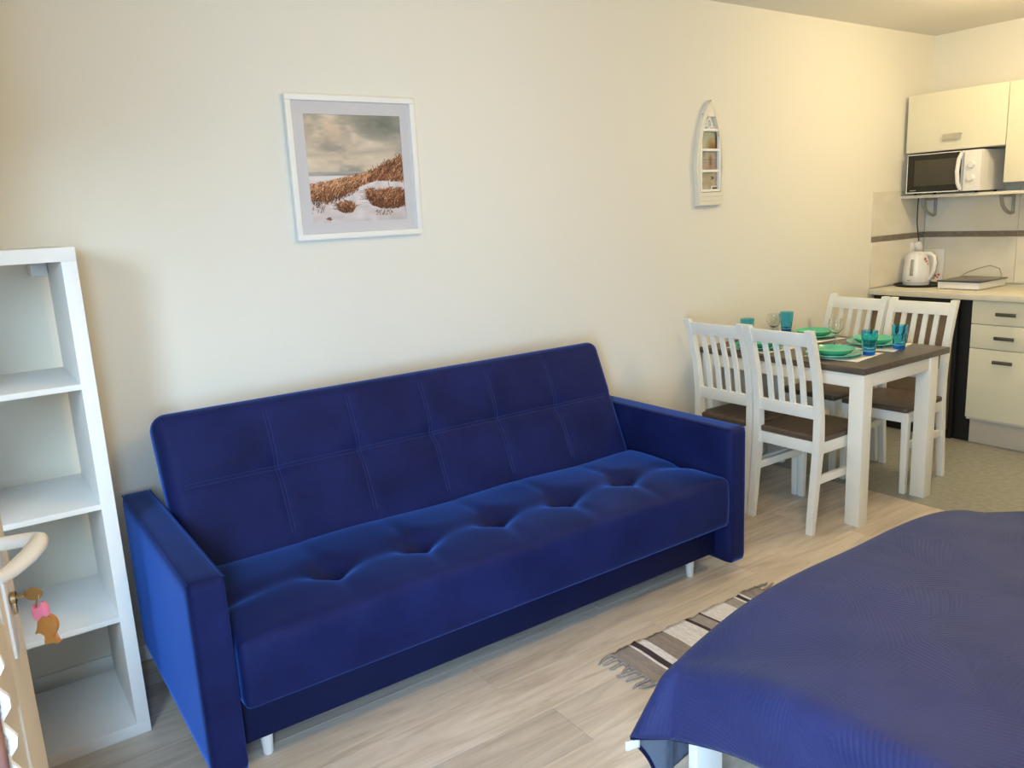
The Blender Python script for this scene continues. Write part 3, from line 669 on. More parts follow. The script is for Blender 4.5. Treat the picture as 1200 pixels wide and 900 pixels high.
# ------------------------------------------------------------------ chairs (local frame: front = +x)
def make_chair():
    ch = thing('dining_chair', 'x', 'chair', (0, 0, 0), 0, 'white slatted dining chairs with brown seats')
    W2 = 0.180; lt = 0.034
    prof = [(0.0, -0.210), (0.22, -0.187), (0.42, -0.166), (0.56, -0.168), (0.72, -0.190), (0.86, -0.228), (0.945, -0.258)]
    def xc(z):
        return float(np.interp(z, [p[0] for p in prof], [p[1] for p in prof]))
    for s in (-1, 1):
        y0, y1 = (s * W2, s * (W2 - lt)); zs_ = np.linspace(0, 0.945, 22)
        dep = lambda z: 0.030 + 0.010 * math.exp(-((z - 0.42) / 0.16) ** 2) - 0.006 * (z < 0.05)
        pts = [(xc(z) - dep(z) / 2, z) for z in zs_] + [(xc(z) + dep(z) / 2, z) for z in zs_[::-1]]
        prism('rear_leg', pts, 'y', min(y0, y1), max(y0, y1), CHAIRW, ch, bev=0.0, world=False)
        hexa('front_leg', [(0.176, s * W2 - (lt - 0.006 if s > 0 else 0), 0), (0.204, s * W2 - (lt - 0.006 if s > 0 else 0), 0), (0.204, s * W2 + (lt - 0.006 if s < 0 else 0), 0), (0.176, s * W2 + (lt - 0.006 if s < 0 else 0), 0),
              (0.170, s * W2 - (lt if s > 0 else 0), 0.425), (0.205, s * W2 - (lt if s > 0 else 0), 0.425), (0.205, s * W2 + (lt if s < 0 else 0), 0.425), (0.170, s * W2 + (lt if s < 0 else 0), 0.425)], CHAIRW, ch, bev=0.002, world=False)
        ya, yb = sorted((s * (W2 - 0.006), s * (W2 - 0.026)))
        box('side_apron', -0.150, 0.172, ya, yb, 0.372, 0.425, CHAIRW, ch, world=False)
        box('stretcher', -0.178, 0.176, ya, yb, 0.232, 0.268, CHAIRW, ch, world=False)
    yi = W2 - lt
    box('front_apron', 0.174, 0.198, -yi, yi, 0.372, 0.425, CHAIRW, ch, world=False)
    box('rear_apron', -0.176, -0.156, -yi, yi, 0.372, 0.425, CHAIRW, ch, world=False)
    def rail(nm, z0, z1, th):
        hexa(nm, [(xc(z0) - th, -yi - 0.002, z0), (xc(z0) + th, -yi - 0.002, z0), (xc(z0) + th, yi + 0.002, z0), (xc(z0) - th, yi + 0.002, z0),
                  (xc(z1) - th, -yi - 0.002, z1), (xc(z1) + th, -yi - 0.002, z1), (xc(z1) + th, yi + 0.002, z1), (xc(z1) - th, yi + 0.002, z1)], CHAIRW, ch, bev=0.002, world=False)
    rail('top_rail', 0.868, 0.930, 0.010); rail('lower_rail', 0.532, 0.590, 0.010)
    for k in range(4):
        yc = -yi + (k + 1) * 2 * yi / 5; zs_ = np.linspace(0.588, 0.870, 9)
        prism('slat', [(xc(z) - 0.006, z) for z in zs_] + [(xc(z) + 0.006, z) for z in zs_[::-1]], 'y', yc - 0.0125, yc + 0.0125, CHAIRW, ch, world=False)
    v, f = rbox_data(0.385, 0.354, 0.028, 0.008, 20, 20, 4, lambda p, n: Vector((p.x + 0.022, p.y, p.z + 0.439 - 0.004 * (p.z > 0) * math.cos(p.x * 7) * math.cos(p.y * 7))))
    finish('seat', raw(v, f), SEATB, ch, world=False, angle=None)
    return ch
c0 = make_chair()
for i, (x, y, rz, lab) in enumerate([(2.95, -0.709, 0.0, 'white slatted chair beside the sofa, further from the beige wall'), (2.95, -0.340, 0.0, 'white slatted chair beside the sofa, next to the beige wall'),
                        (3.72, -0.690, math.pi + 0.03, 'white slatted chair on the kitchen side of the table, nearer the drawers'), (3.72, -0.300, math.pi - 0.02, 'white slatted chair on the kitchen side of the table, next to the wall')]):
    o = c0 if i == 0 else copy_tree(c0)
    o.location = (x, y, 0); o.rotation_euler = (0, 0, rz); o['label'] = lab

# ------------------------------------------------------------------ table setting
def plate(r, rim):
    return [(0.0, 0.0), (r * 0.55, 0.0), (r * 0.60, 0.003), (r, rim), (r - 0.001, rim + 0.004), (r * 0.62, 0.008), (r * 0.55, 0.006), (0.0, 0.006)]
def bowl(r, h):
    return [(0.0, 0.0), (r * 0.52, 0.0), (r * 0.60, 0.003), (r * 0.84, h * 0.45), (r, h), (r - 0.004, h + 0.001), (r * 0.80, h * 0.45 + 0.003), (r * 0.55, 0.008), (0.0, 0.006)]
NAPK = mat('printed_paper_napkin', (0.85, 0.83, 0.80), 0.9)
def _napk():
    M = NAPK; tc = N(M, 'ShaderNodeTexCoord'); vo = N(M, 'ShaderNodeTexVoronoi'); vo.inputs['Scale'].default_value = 17; vo.feature = 'DISTANCE_TO_EDGE'
    n1 = N(M, 'ShaderNodeTexNoise'); n1.inputs['Scale'].default_value = 11; L(M, tc.outputs['Object'], n1.inputs['Vector'])
    mx = N(M, 'ShaderNodeMix'); mx.data_type = 'RGBA'; mx.inputs[0].default_value = 0.12; L(M, tc.outputs['Object'], mx.inputs[6]); L(M, n1.outputs['Color'], mx.inputs[7]); L(M, mx.outputs[2], vo.inputs['Vector'])
    cr = N(M, 'ShaderNodeValToRGB'); cr.color_ramp.elements[0].color = (0.30, 0.29, 0.30, 1); cr.color_ramp.elements[1].color = (0.86, 0.83, 0.79, 1); cr.color_ramp.elements[0].position = 0.02; cr.color_ramp.elements[1].position = 0.05
    L(M, vo.outputs['Distance'], cr.inputs[0]); 
    m2 = N(M, 'ShaderNodeMix'); m2.data_type = 'RGBA'; m2.inputs[6].default_value = (0.86, 0.83, 0.79, 1); L(M, cr.outputs[0], m2.inputs[7])
    st = N(M, 'ShaderNodeMath'); st.operation = 'GREATER_THAN'; st.inputs[1].default_value = 0.52; L(M, n1.outputs['Fac'], st.inputs[0]); L(M, st.outputs[0], m2.inputs[0])
    L(M, m2.outputs[2], bsdf(M).inputs['Base Color'])
_napk()
where = {0: ('the sofa side seat away from the wall', (3.150, -0.690)), 1: ('the sofa side seat by the wall', (3.110, -0.285)),
         2: ('the kitchen side seat near the drawers', (3.535, -0.665)), 3: ('the kitchen side seat by the wall', (3.580, -0.290))}
for k, (lab, (cx, cy)) in where.items():
    n_ = 10; vv = []; ff = []; rot = (0.12, -0.08, 0.2, -0.15)[k]
    nx_ = cx + (0.05 if k in (0,) else 0.02 if k == 2 else 0.0)
    for j in range(n_ + 1):
        for i in range(n_ + 1):
            a, b2 = (i / n_ - 0.5) * 0.275, (j / n_ - 0.5) * 0.275
            vv.append((a * math.cos(rot) - b2 * math.sin(rot), a * math.sin(rot) + b2 * math.cos(rot), 0.0004 + 0.0008 * (abs(math.sin(i * 1.9 + j)) if (i in (0, n_) or j in (0, n_)) else 0)))
    for j in range(n_):
        for i in range(n_): ff.append((j * (n_ + 1) + i, j * (n_ + 1) + i + 1, (j + 1) * (n_ + 1) + i + 1, (j + 1) * (n_ + 1) + i))
    o = finish('paper_napkin', raw(vv, ff), NAPK, smooth=True, angle=None); o.location = (max(nx_, tx0 + 0.185) if nx_ < 3.3 else min(nx_, tx1 - 0.18), min(cy - (0.02 if k in (0, 2) else 0), ty1 - 0.18), tz)
    md = o.modifiers.new('thick', 'SOLIDIFY'); md.thickness = 0.0006; md.offset = 1
    tag(o, 'white printed napkin under plates at ' + lab, 'napkin', 'printed napkins')
    o = lathe('dinner_plate', plate(0.128, 0.017), (0, 0, 0), TEAL, None, 48); o.location = (cx, cy, tz + 0.0018)
    tag(o, 'large teal dinner plate at ' + lab, 'plate', 'teal dinner plates')
    o = lathe('soup_bowl', bowl(0.100, 0.032), (0, 0, 0), TEAL, None, 48); o.location = (cx, cy, tz + 0.0085)
    tag(o, 'smaller teal soup plate stacked at ' + lab, 'bowl', 'teal soup plates')
def tumbler(loc, lab):
    t = thing('blue_tumbler', lab, 'glass', loc, 0, 'blue glass tumblers')
    seg = 40; prof_o = [(0.026, 0.0), (0.0275, 0.004), (0.0285, 0.022), (0.0325, 0.062), (0.0345, 0.072), (0.0355, 0.078), (0.037, 0.118)]
    prof_i = [(0.0352, 0.1185), (0.0335, 0.078), (0.0325, 0.072), (0.030, 0.062), (0.0255, 0.026), (0.0, 0.022)]
    v = []; pr = [(0.0, 0.0)] + prof_o + prof_i
    for i in range(seg):
        a = 2 * math.pi * i / seg
        for k, (r, z) in enumerate(pr):
            fac = 1.0
            if 2 <= k <= 4: fac = 1 + 0.035 * math.cos(10 * a)
            v.append((r * fac * math.cos(a), r * fac * math.sin(a), z))
    n = len(pr); f = [(i * n + k, ((i + 1) % seg) * n + k, ((i + 1) % seg) * n + k + 1, i * n + k + 1) for i in range(seg) for k in range(n - 1)]
    me = raw(v, f); bm = bmesh.new(); bm.from_mesh(me); bmesh.ops.remove_doubles(bm, verts=bm.verts, dist=1e-6); bmesh.ops.recalc_face_normals(bm, faces=bm.faces); bm.to_mesh(me); bm.free()
    finish('glass_body', me, BLUEG, t, world=False)
    lathe('glass_base', [(0.0, 0.0015), (0.0245, 0.0015), (0.0265, 0.019), (0.0, 0.019)], (0, 0, 0), BLUEB, t, 32, world=False)
    return t
tumbler((3.265, -0.865 + 0.06, tz + 0.002), 'blue tumbler at the front right of the teal plates by the sofa side chair')
tumbler((3.500, -0.822, tz + 0.002), 'blue tumbler on the napkin corner of the kitchen side place nearer the drawers')
tumbler((3.640, -0.065, tz + 0.0005), 'blue tumbler by the wall on the kitchen side of the table')
tumbler((3.290, -0.065, tz + 0.0005), 'blue tumbler by the wall on the sofa side, behind the chair backs')
def wineglass(loc, lab):
    t = thing('wine_glass', lab, 'glass', loc, 0, 'clear wine glasses')
    lathe('bowl', [(0.0045, 0.058), (0.020, 0.064), (0.034, 0.082), (0.037, 0.102), (0.032, 0.135), (0.0308, 0.135), (0.0358, 0.102), (0.0328, 0.083), (0.0195, 0.0655), (0.0, 0.0600)], (0, 0, 0), GLASS, t, 32, world=False)
    lathe('stem', [(0.0, 0.0), (0.032, 0.0), (0.032, 0.0015), (0.010, 0.004), (0.0045, 0.010), (0.004, 0.035), (0.0050, 0.0600), (0.0, 0.0600)], (0, 0, 0), GLASS, t, 28, world=False)
wineglass((3.435, -0.515, tz + 0.0003), 'clear stemmed wine glass between the kitchen side plates and the sofa side plates')
wineglass((3.430, -0.135, tz + 0.0003), 'clear stemmed wine glass standing closest to the wall')

# ------------------------------------------------------------------ kitchen
CTZ = 0.910
ctop = org(box('worktop', 4.565, XR - 0.010, -1.80, -0.010, CTZ - 0.034, CTZ, COUNTER, bev=0.004), (4.9, -0.9, CTZ - 0.034))
tag(ctop, 'cream kitchen worktop carrying the kettle and hob', 'worktop')
KX = 4.590
dr = thing('drawer_unit', 'cream base unit with three drawers under the worktop', 'cabinet', (4.9, -0.94, 0))
dy1, dy0 = -0.645, -1.245
box('body', KX + 0.019, XR - 0.012, dy0, dy1, 0.155, CTZ - 0.035, CARC, dr, bev=0.001)
box('plinth', KX + 0.07, XR - 0.05, dy0, dy1, 0.001, 0.155, PLINTH, dr, bev=0.001)
for z0, z1, hz in ((0.737, 0.872, 0.800), (0.594, 0.733, 0.662), (0.172, 0.590, 0.522)):
    d = box('drawer_front', KX, KX + 0.018, dy0 + 0.002, dy1 - 0.002, z0, z1, CREAM, dr, bev=0.0015)
    h = box('handle', KX - 0.020, KX - 0.013, -0.892, -0.783, hz - 0.010, hz + 0.010, PEWTER, d, bev=0.003)
    for yy in (-0.880, -0.795): box('handle_post', KX - 0.014, KX + 0.001, yy - 0.005, yy + 0.005, hz - 0.005, hz + 0.005, PEWTER, d, bev=0.001)
# next base unit out of frame to the right
du = thing('base_unit', 'cream base unit with a door at the end of the worktop', 'cabinet', (4.9, -1.53, 0))
box('body', KX + 0.019, XR - 0.012, -1.798, dy0 - 0.002, 0.155, CTZ - 0.035, CARC, du, bev=0.001); box('plinth', KX + 0.07, XR - 0.05, -1.798, dy0 - 0.002, 0.001, 0.155, PLINTH, du, bev=0.001)
d = box('cabinet_door', KX, KX + 0.018, -1.796, dy0 - 0.004, 0.172, 0.872, CREAM, du, bev=0.0015); box('handle', KX - 0.018, KX + 0.001, -1.40, -1.30, 0.80, 0.82, PEWTER, d, bev=0.003)
# under-counter fridge with black body, and a sheet for the dark gap
fr = thing('undercounter_fridge', 'dark undercounter fridge with taupe door behind the kitchen side chairs', 'fridge', (4.9, -0.3, 0))
box('body', 4.640, XR - 0.012, -0.545, -0.016, 0.0, CTZ - 0.036, BLACK, fr, bev=0.002)
box('door', 4.606, 4.638, -0.525, -0.018, 0.060, 0.812, TAUPE, fr, bev=0.004)
box('control_strip', 4.612, 4.638, -0.525, -0.018, 0.814, CTZ - 0.037, BLACK, fr, bev=0.002)
box('handle', 4.599, 4.607, -0.50, -0.30, 0.785, 0.805, TAUPE, fr, bev=0.002)
fp = org(box('gap_shade_sheet', 4.66, 4.68, -0.643, -0.547, 0.001, CTZ - 0.036, BLACK, bev=0.001), (4.67, -0.595, 0.001))  # black sheet stands in for the unlit depth of the gap
tag(fp, 'black sheet painting the shade in the gap between fridge and drawer unit', 'panel')

# wall cabinets
UX = XR - 0.322
uc = thing('wall_cabinet', 'cream lift door wall cabinet above the microwave', 'wall cabinet', (5.05, -0.33, 1.753))
box('body', UX + 0.019, XR - 0.001, -0.624, -0.030, 1.753, 2.105, CARC, uc, bev=0.001)
d = box('cabinet_door', UX, UX + 0.018, -0.624, -0.028, 1.755, 2.107, CREAM, uc, bev=0.0015)
def bail(d, yc, zc, wd):
    h = Bag()
    for a in (-1, 1): h.add(boxv(UX - 0.012, UX + 0.001, yc + a * wd / 2 - 0.004, yc + a * wd / 2 + 0.004, zc + 0.008, zc + 0.018), BOXF)
    finish('handle_post', h.mesh(), STEEL, d, smooth=False)
    box('handle', UX - 0.014, UX - 0.010, yc - wd / 2 - 0.004, yc + wd / 2 + 0.004, zc - 0.020, zc + 0.020, STEEL, d, bev=0.0018)
bail(d, -0.317, 1.830, 0.105)
uc2 = thing('tall_wall_cabinet', 'deeper cream wall cabinet hanging lower, next to the microwave cabinet', 'wall cabinet', (5.05, -0.93, 1.538))
box('body', UX + 0.019, XR - 0.001, -1.224, -0.630, 1.538, 2.105, CARC, uc2, bev=0.001)
d = box('cabinet_door', UX, UX + 0.018, -1.225, -0.629, 1.540, 2.107, CREAM, uc2, bev=0.0015); bail(d, -0.93, 1.60, 0.105)
# microwave shelf and brackets
ws = thing('wall_shelf', 'narrow cream wall shelf on grey brackets under the microwave', 'shelf', (5.05, -0.37, 1.47))
box('shelf_board', 4.888, XR - 0.001, -0.760, -0.002, 1.470, 1.489, COUNTER, ws, bev=0.0015)
for yb in (-0.075, -0.560):
    br = Bag(); cx_, cz_ = XR - 0.010, 1.470
    prof_ = [(0.0, 0.0), (-0.165, 0.0)] + [(-0.165 * math.cos(a) ** 1.0, -0.11 * math.sin(a)) for a in np.linspace(0.12, math.pi / 2, 12)]
    path = [(cx_ + p[0], yb, cz_ - 0.008 + p[1]) for p in prof_] + [(cx_, yb, cz_ - 0.008)]
    tube('bracket', path, 0.0105, GREYSIDE, ws, 8)
# microwave
MX, my0, my1, mz0, mz1 = 4.868, -0.512, -0.055, 1.500, 1.742
mw = thing('microwave', 'white microwave with black door and two dials under the wall cabinet', 'microwave', (5.02, -0.28, 1.489))
box('body', MX + 0.016, MX + 0.310, my0, my1, mz0, mz1, PLASTIC, mw, bev=0.004)
dd = box('door', MX - 0.004, MX + 0.015, -0.388, my1 - 0.001, mz0 + 0.001, mz1 - 0.001, DOORG, mw, bev=0.003)
box('window', MX - 0.0050, MX - 0.003, -0.365, -0.105, mz0 + 0.045, mz1 - 0.040, DOORG2, dd, bev=0.0004)
for q in ((mz0 + 0.001, mz0 + 0.007), (mz1 - 0.006, mz1 - 0.001)): box('trim_strip', MX - 0.0052, MX - 0.003, -0.388, my1 - 0.001, q[0], q[1], PLASTIC, dd, bev=0.0004)
box('trim_strip', MX - 0.0052, MX - 0.003, my1 - 0.006, my1 - 0.001, mz0 + 0.007, mz1 - 0.006, PLASTIC, dd, bev=0.0004)
box('maker_plate', MX - 0.0052, MX - 0.003, -0.120, -0.080, mz0 + 0.016, mz0 + 0.021, GREYSIDE, dd, bev=0.0003)
tube('door_handle', [(MX - 0.002, -0.395, mz0 + 0.010), (MX - 0.016, -0.385, mz0 + 0.05), (MX - 0.022, -0.381, (mz0 + mz1) / 2), (MX - 0.016, -0.385, mz1 - 0.05), (MX - 0.002, -0.395, mz1 - 0.010)], [0.010, 0.012, 0.0125, 0.012, 0.010], PLASTIC, dd, 10)
box('control_panel', MX - 0.002, MX + 0.015, my0 + 0.001, -0.410, mz0 + 0.001, mz1 - 0.001, PLASTIC, mw, bev=0.003)
for z in (1.655, 1.578):
    o = tube('dial', [(MX - 0.001, -0.456, z), (MX - 0.014, -0.456, z), (MX - 0.019, -0.456, z)], [0.022, 0.0205, 0.017], PLASTIC, mw, 24)
for yy in (my0 + 0.04, my1 - 0.04):
    for xx in (MX + 0.04, MX + 0.28): tube('foot', [(xx, yy, 1.4885), (xx, yy, 1.5015)], 0.009, BLACK, mw, 10)
# vents on the side facing the room
for k in range(2): box('side_rib', MX + 0.055 + k * 0.02, MX + 0.061 + k * 0.02, my0 - 0.0015, my0 + 0.001, mz0 + 0.03, mz1 - 0.02, PLASTIC, mw, bev=0.0004)

# kettle on tray
ktx, kty = 4.930, -0.120
tr = lathe('kettle_tray', [(0.0, 0.0), (0.136, 0.0), (0.150, 0.010), (0.147, 0.013), (0.132, 0.005), (0.0, 0.005)], (0, 0, 0), BLACK, None, 48); tr.location = (ktx - 0.030, -0.152, CTZ)
tr.scale = (0.99, 0.99, 1)
tag(tr, 'round black tray standing under the white kettle', 'tray')
ke = thing('electric_kettle', 'white electric kettle with water gauge on a black tray', 'kettle', (ktx, kty, CTZ + 0.0052))
kz = 0.006
lathe('power_base', [(0.0, 0.0), (0.080, 0.0), (0.082, 0.012), (0.0, 0.014)], (0, 0, 0.0), PLASTIC, ke, 36, world=False)
seg = 40; pk = [(0.0, 0.014), (0.083, 0.014), (0.086, 0.022), (0.083, 0.07), (0.076, 0.13), (0.068, 0.185), (0.066, 0.198), (0.0, 0.200)]
v, f = lathe_data(pk, (0, 0, 0), seg); v = [Vector((p[0], p[1], p[2])) for p in v]
for p in v:      # spout: pull the top out towards +y (away from the handle)
    if p.z > 0.13 and p.y > 0 and abs(p.x) < 0.05:
        p.y += 0.018 * (p.z - 0.13) / 0.07 * max(0, p.y / 0.068) * (1 - abs(p.x) / 0.05)
kbod = finish('kettle_body', bevel_mesh(raw(v, f), 0), PLASTIC, ke, world=False)
lathe('lid', [(0.0, 0.2185), (0.030, 0.216), (0.052, 0.207), (0.060, 0.199), (0.0, 0.199)], (0, 0, 0), PLASTIC, ke, 32, world=False)
# handle loops on the -y side
tube('handle', [(0, -0.050, 0.202), (0, -0.085, 0.200), (0, -0.112, 0.180), (0, -0.120, 0.140), (0, -0.110, 0.085), (0, -0.092, 0.045), (0, -0.078, 0.028)], [0.012, 0.014, 0.014, 0.0135, 0.013, 0.012, 0.010], PLASTIC, ke, 10, world=False)
tube('handle_grip', [(0, -0.098, 0.202), (0, -0.124, 0.182), (0, -0.133, 0.140), (0, -0.122, 0.085), (0, -0.102, 0.040)], 0.0045, GREYSIDE, ke, 8, world=False)
a0 = math.radians(186)
gv = []
for z in np.linspace(0.062, 0.165, 8):
    r = float(np.interp(z, [p[1] for p in pk[1:7]], [p[0] for p in pk[1:7]])) + 0.0012
    for da in (-0.13, 0, 0.13): gv.append((r * math.cos(a0 + da), r * math.sin(a0 + da), z))
go = finish('water_gauge', raw(gv, [(3 * i + k, 3 * i + k + 1, 3 * i + 4 + k, 3 * i + 3 + k) for i in range(7) for k in range(2)]), GREYSIDE, ke, world=False); md = go.modifiers.new('t', 'SOLIDIFY'); md.thickness = 0.002
def blossoms(name, pts, parent, nrm_, world):
    b_ = Bag(); nv_ = Vector(nrm_).normalized(); a = nv_.orthogonal().normalized(); c = nv_.cross(a)
    for p, r in pts:
        p = Vector(p); ring = []
        for k in range(15): t = 2 * math.pi * k / 15; ring.append(p + (a * math.cos(t) + c * math.sin(t)) * r * (0.55 + 0.45 * abs(math.cos(2.5 * t))))
        b_.add(ring + [p + nv_ * 0.001], [(i, (i + 1) % 15, 15) for i in range(15)])
    return finish(name, b_.mesh(), RED, parent, world=world)
r_ = 0.074; aa = math.radians(247)
blossoms('flower_print', [((r_ * math.cos(aa) * 1.0, r_ * math.sin(aa), 0.168), 0.010), ((0.0755 * math.cos(aa + 0.12), 0.0755 * math.sin(aa + 0.12), 0.152), 0.009), ((0.0775 * math.cos(aa + 0.25), 0.0775 * math.sin(aa + 0.25), 0.135), 0.006)], ke, (math.cos(aa), math.sin(aa), 0.15), False)
box('maker_plate', -0.0865, -0.0855, -0.006, 0.018, 0.028, 0.033, GREYSIDE, ke, bev=0.0002, world=False)
# flowered board leaning on the tiles
bd = thing('cutting_board', 'white board with small red flowers leaning on the tiles behind the kettle', 'board', (XR - 0.03, -0.13, CTZ))
hexa('board', [(XR - 0.034, -0.160, CTZ + 0.0003), (XR - 0.026, -0.160, CTZ + 0.0003), (XR - 0.026, -0.014, CTZ + 0.0003), (XR - 0.034, -0.014, CTZ + 0.0003), (XR - 0.018, -0.160, CTZ + 0.218), (XR - 0.010, -0.160, CTZ + 0.218), (XR - 0.010, -0.014, CTZ + 0.218), (XR - 0.018, -0.014, CTZ + 0.218)], PLASTIC, bd, bev=0.0025)
blossoms('flower_print', [((XR - 0.0325, -0.112, CTZ + 0.040), 0.012), ((XR - 0.0320, -0.135, CTZ + 0.047), 0.010), ((XR - 0.0328, -0.128, CTZ + 0.030), 0.008), ((XR - 0.0335, -0.105, CTZ + 0.022), 0.007)], bd, (-1, 0, 0.07), True)
# microwave plug and cord
pl = thing('microwave_plug', 'white plug with black microwave cord on the tiles above the kettle', 'plug', (5.07, -0.01, 1.105))
box('socket', 5.035, 5.110, -0.024, -0.0075, 1.105, 1.180, PLASTIC, pl, bev=0.005)
v, f = rbox_data(0.042, 0.046, 0.070, 0.019, 6, 6, 8); v = [Vector((p.x + 5.078 - p.z * 0.25, p.y - 0.044, p.z + 1.152)) for p in v]
finish('plug', raw(v, f), PLASTIC, pl, angle=None)
tube('cord', [(5.070, -0.050, 1.180), (5.066, -0.046, 1.21), (5.070, -0.030, 1.30), (5.078, -0.024, 1.38), (5.080, -0.024, 1.4695)], 0.0035, CORD, pl, 8)
# portable hob
hx0, hx1, hy0, hy1 = 4.752, 5.105, -0.605, -0.345
hb = thing('portable_hob', 'white portable hob with dark top lying on the worktop', 'hob', (4.93, -0.47, CTZ))
box('body', hx0 + 0.008, hx1 - 0.006, hy0 + 0.008, hy1 - 0.004, CTZ + 0.004, CTZ + 0.047, PLASTIC, hb, bev=0.004)
box('glass_top', hx0, hx1, hy0, hy1, CTZ + 0.046, CTZ + 0.054, HOBTOP, hb, bev=0.0015)
for xx in (hx0 + 0.04, hx1 - 0.04):
    for yy in (hy0 + 0.04, hy1 - 0.04): tube('foot', [(xx, yy, CTZ + 0.0002), (xx, yy, CTZ + 0.006)], 0.010, BLACK, hb, 10)
tube('power_cord', [(hx1 - 0.008, -0.56, CTZ + 0.03), (hx1 + 0.03, -0.555, CTZ + 0.06), (hx1 + 0.05, -0.53, CTZ + 0.10), (hx1 + 0.055, -0.47, CTZ + 0.118), (hx1 + 0.05, -0.40, CTZ + 0.098), (hx1 + 0.03, -0.34, CTZ + 0.07), (hx1 + 0.01, -0.29, CTZ + 0.03), (hx1 + 0.0, -0.25, CTZ + 0.006)], 0.003, GREYSIDE, hb, 8)

# ceiling lamp above the kitchen
LP = (4.15, -1.25)
cl = thing('ceiling_lamp', 'round opal glass ceiling lamp over the kitchen floor', 'lamp', (LP[0], LP[1], H))
lathe('lamp_base', [(0.0, 0.0), (0.150, 0.0), (0.150, -0.022), (0.0, -0.022)], (0, 0, 0), FRAMEW, cl, 40, world=False)
lathe('lamp_shade', [(0.145, -0.022), (0.140, -0.045), (0.115, -0.072), (0.065, -0.090), (0.0, -0.095)], (0, 0, 0), LAMPG, cl, 40, world=False)
def bulb(parent, power, col):
    l = bpy.data.lights.new('bulb', 'POINT'); l.energy = power; l.color = col; l.shadow_soft_size = 0.10
    lo = bpy.data.objects.new('bulb', l); COL.objects.link(lo); lo.parent = parent; lo.location = (0, 0, -0.21)
cl_fill = copy_tree(cl); cl_fill.location = (1.4, -2.1, H); cl_fill['label'] = 'added unseen ceiling lamp giving warm fill over the sofa and bed'  # second lamp added out of view for general warm fill
cl['group'] = cl_fill['group'] = 'round ceiling lamps'
bulb(cl, 34, (1.0, 0.78, 0.43)); bulb(cl_fill, 37, (1.0, 0.66, 0.22))

# ------------------------------------------------------------------ rug
rug = thing('striped_rug', 'small striped rag rug with tasselled ends between sofa and bed', 'rug', (1.74, -1.3, 0))
rx0, rx1, ry0, ry1 = 1.352, 2.135, -1.60, -1.045
stripes = [('taupe', 1.352, 1.440), ('white', 1.440, 1.455), ('dark', 1.455, 1.478), ('white', 1.478, 1.512), ('taupe', 1.512, 1.605), ('white', 1.605, 1.725), ('dark', 1.725, 1.745), ('grey', 1.745, 1.805), ('dark', 1.805, 1.812),
           ('white', 1.812, 1.945), ('grey', 1.945, 1.998), ('white', 1.998, 2.008), ('dark', 2.008, 2.030), ('white', 2.030, 2.042), ('taupe', 2.042, 2.135)]
vv = []; ff = []; mi = []; keys = list(RUGC)
xsr = []; ks = []
for k, a, b2 in stripes:
    n = max(1, round((b2 - a) / 0.012))
    for i in range(n): xsr.append(a + (b2 - a) * i / n); ks.append(keys.index(k))
xsr.append(rx1); ny_ = 30
for i, x in enumerate(xsr):
    for j in range(ny_ + 1):
        yy = ry0 + (ry1 - ry0) * j / ny_; e = 0.004 * math.sin(x * 31) + 0.003 * math.sin(x * 77) if j == ny_ else 0
        vv.append((x + 0.003 * math.sin(yy * 23 + x * 5), yy + e, 0.0045 + 0.0022 * math.sin(i * 2.1) + 0.0018 * math.sin(yy * 19 + x * 7)))
for i in range(len(xsr) - 1):
    for j in range(ny_):
        ff.append((i * (ny_ + 1) + j, (i + 1) * (ny_ + 1) + j, (i + 1) * (ny_ + 1) + j + 1, i * (ny_ + 1) + j + 1)); mi.append(ks[i])
me = raw(vv, ff); me.polygons.foreach_set('material_index', mi)
o = finish('woven_body', me, [RUGC[k] for k in keys], rug, angle=None); md = o.modifiers.new('t', 'SOLIDIFY'); md.thickness = 0.004
for xe, s in ((rx0, -1), (rx1, 1)):
    for k in range(18):
        yy = ry1 - 0.012 - k * 0.031; ln = random.uniform(0.055, 0.085); dv = random.uniform(-0.025, 0.03)
        path = [(xe - s * 0.004, yy, 0.006), (xe + s * ln * 0.35, yy + dv * 0.2, 0.008), (xe + s * ln * 0.7, yy + dv * 0.6 + random.uniform(-.006, .006), 0.006), (xe + s * ln, yy + dv, 0.005)]
        tube('tassel', path, [0.0055, 0.0045, 0.0048, 0.003], RUGC['taupe'], rug, 6)

# ------------------------------------------------------------------ bed with draped bedspread
bx0, bx1, by0, by1, bzt = 1.085, 2.585, -3.66, -1.67, 0.452
bed = thing('bed_frame', 'bed with white legs under the navy bedspread', 'bed', (1.83, -2.65, 0))
box('side_rail', bx0 + 0.005, bx0 + 0.030, by0, by1 - 0.005, 0.20, 0.30, CHAIRW, bed)
box('side_rail', bx1 - 0.030, bx1 - 0.005, by0, by1 - 0.005, 0.20, 0.30, CHAIRW, bed)
box('end_rail', bx0 + 0.030, bx1 - 0.030, by1 - 0.030, by1 - 0.005, 0.20, 0.30, CHAIRW, bed)
box('end_rail', bx0 + 0.030, bx1 - 0.030, by0, by0 + 0.025, 0.20, 0.30, CHAIRW, bed)
for lx in (bx0 - 0.045, bx1 - 0.085):
    for ly in (by1 - 0.058, by0 + 0.03): box('leg', lx, lx + 0.095, ly, ly + 0.028, 0.0, 0.2 if ly < -3 else 0.30, WHITE, bed, bev=0.002)
v, f = rbox_data(bx1 - bx0 - 0.10, by1 - by0 - 0.10, 0.11, 0.05, 24, 30, 6, lambda p, n: p + Vector(((bx0 + bx1) / 2, (by0 + by1) / 2, 0.350 - 0.085 * max(0, 1 - math.hypot(max(0, p.x + (bx1 - bx0) / 2 - 0.05), max(0, (by1 - by0) / 2 - 0.05 - p.y)) / 0.5))))
finish('mattress', raw(v, f), MATTR, bed, angle=None)

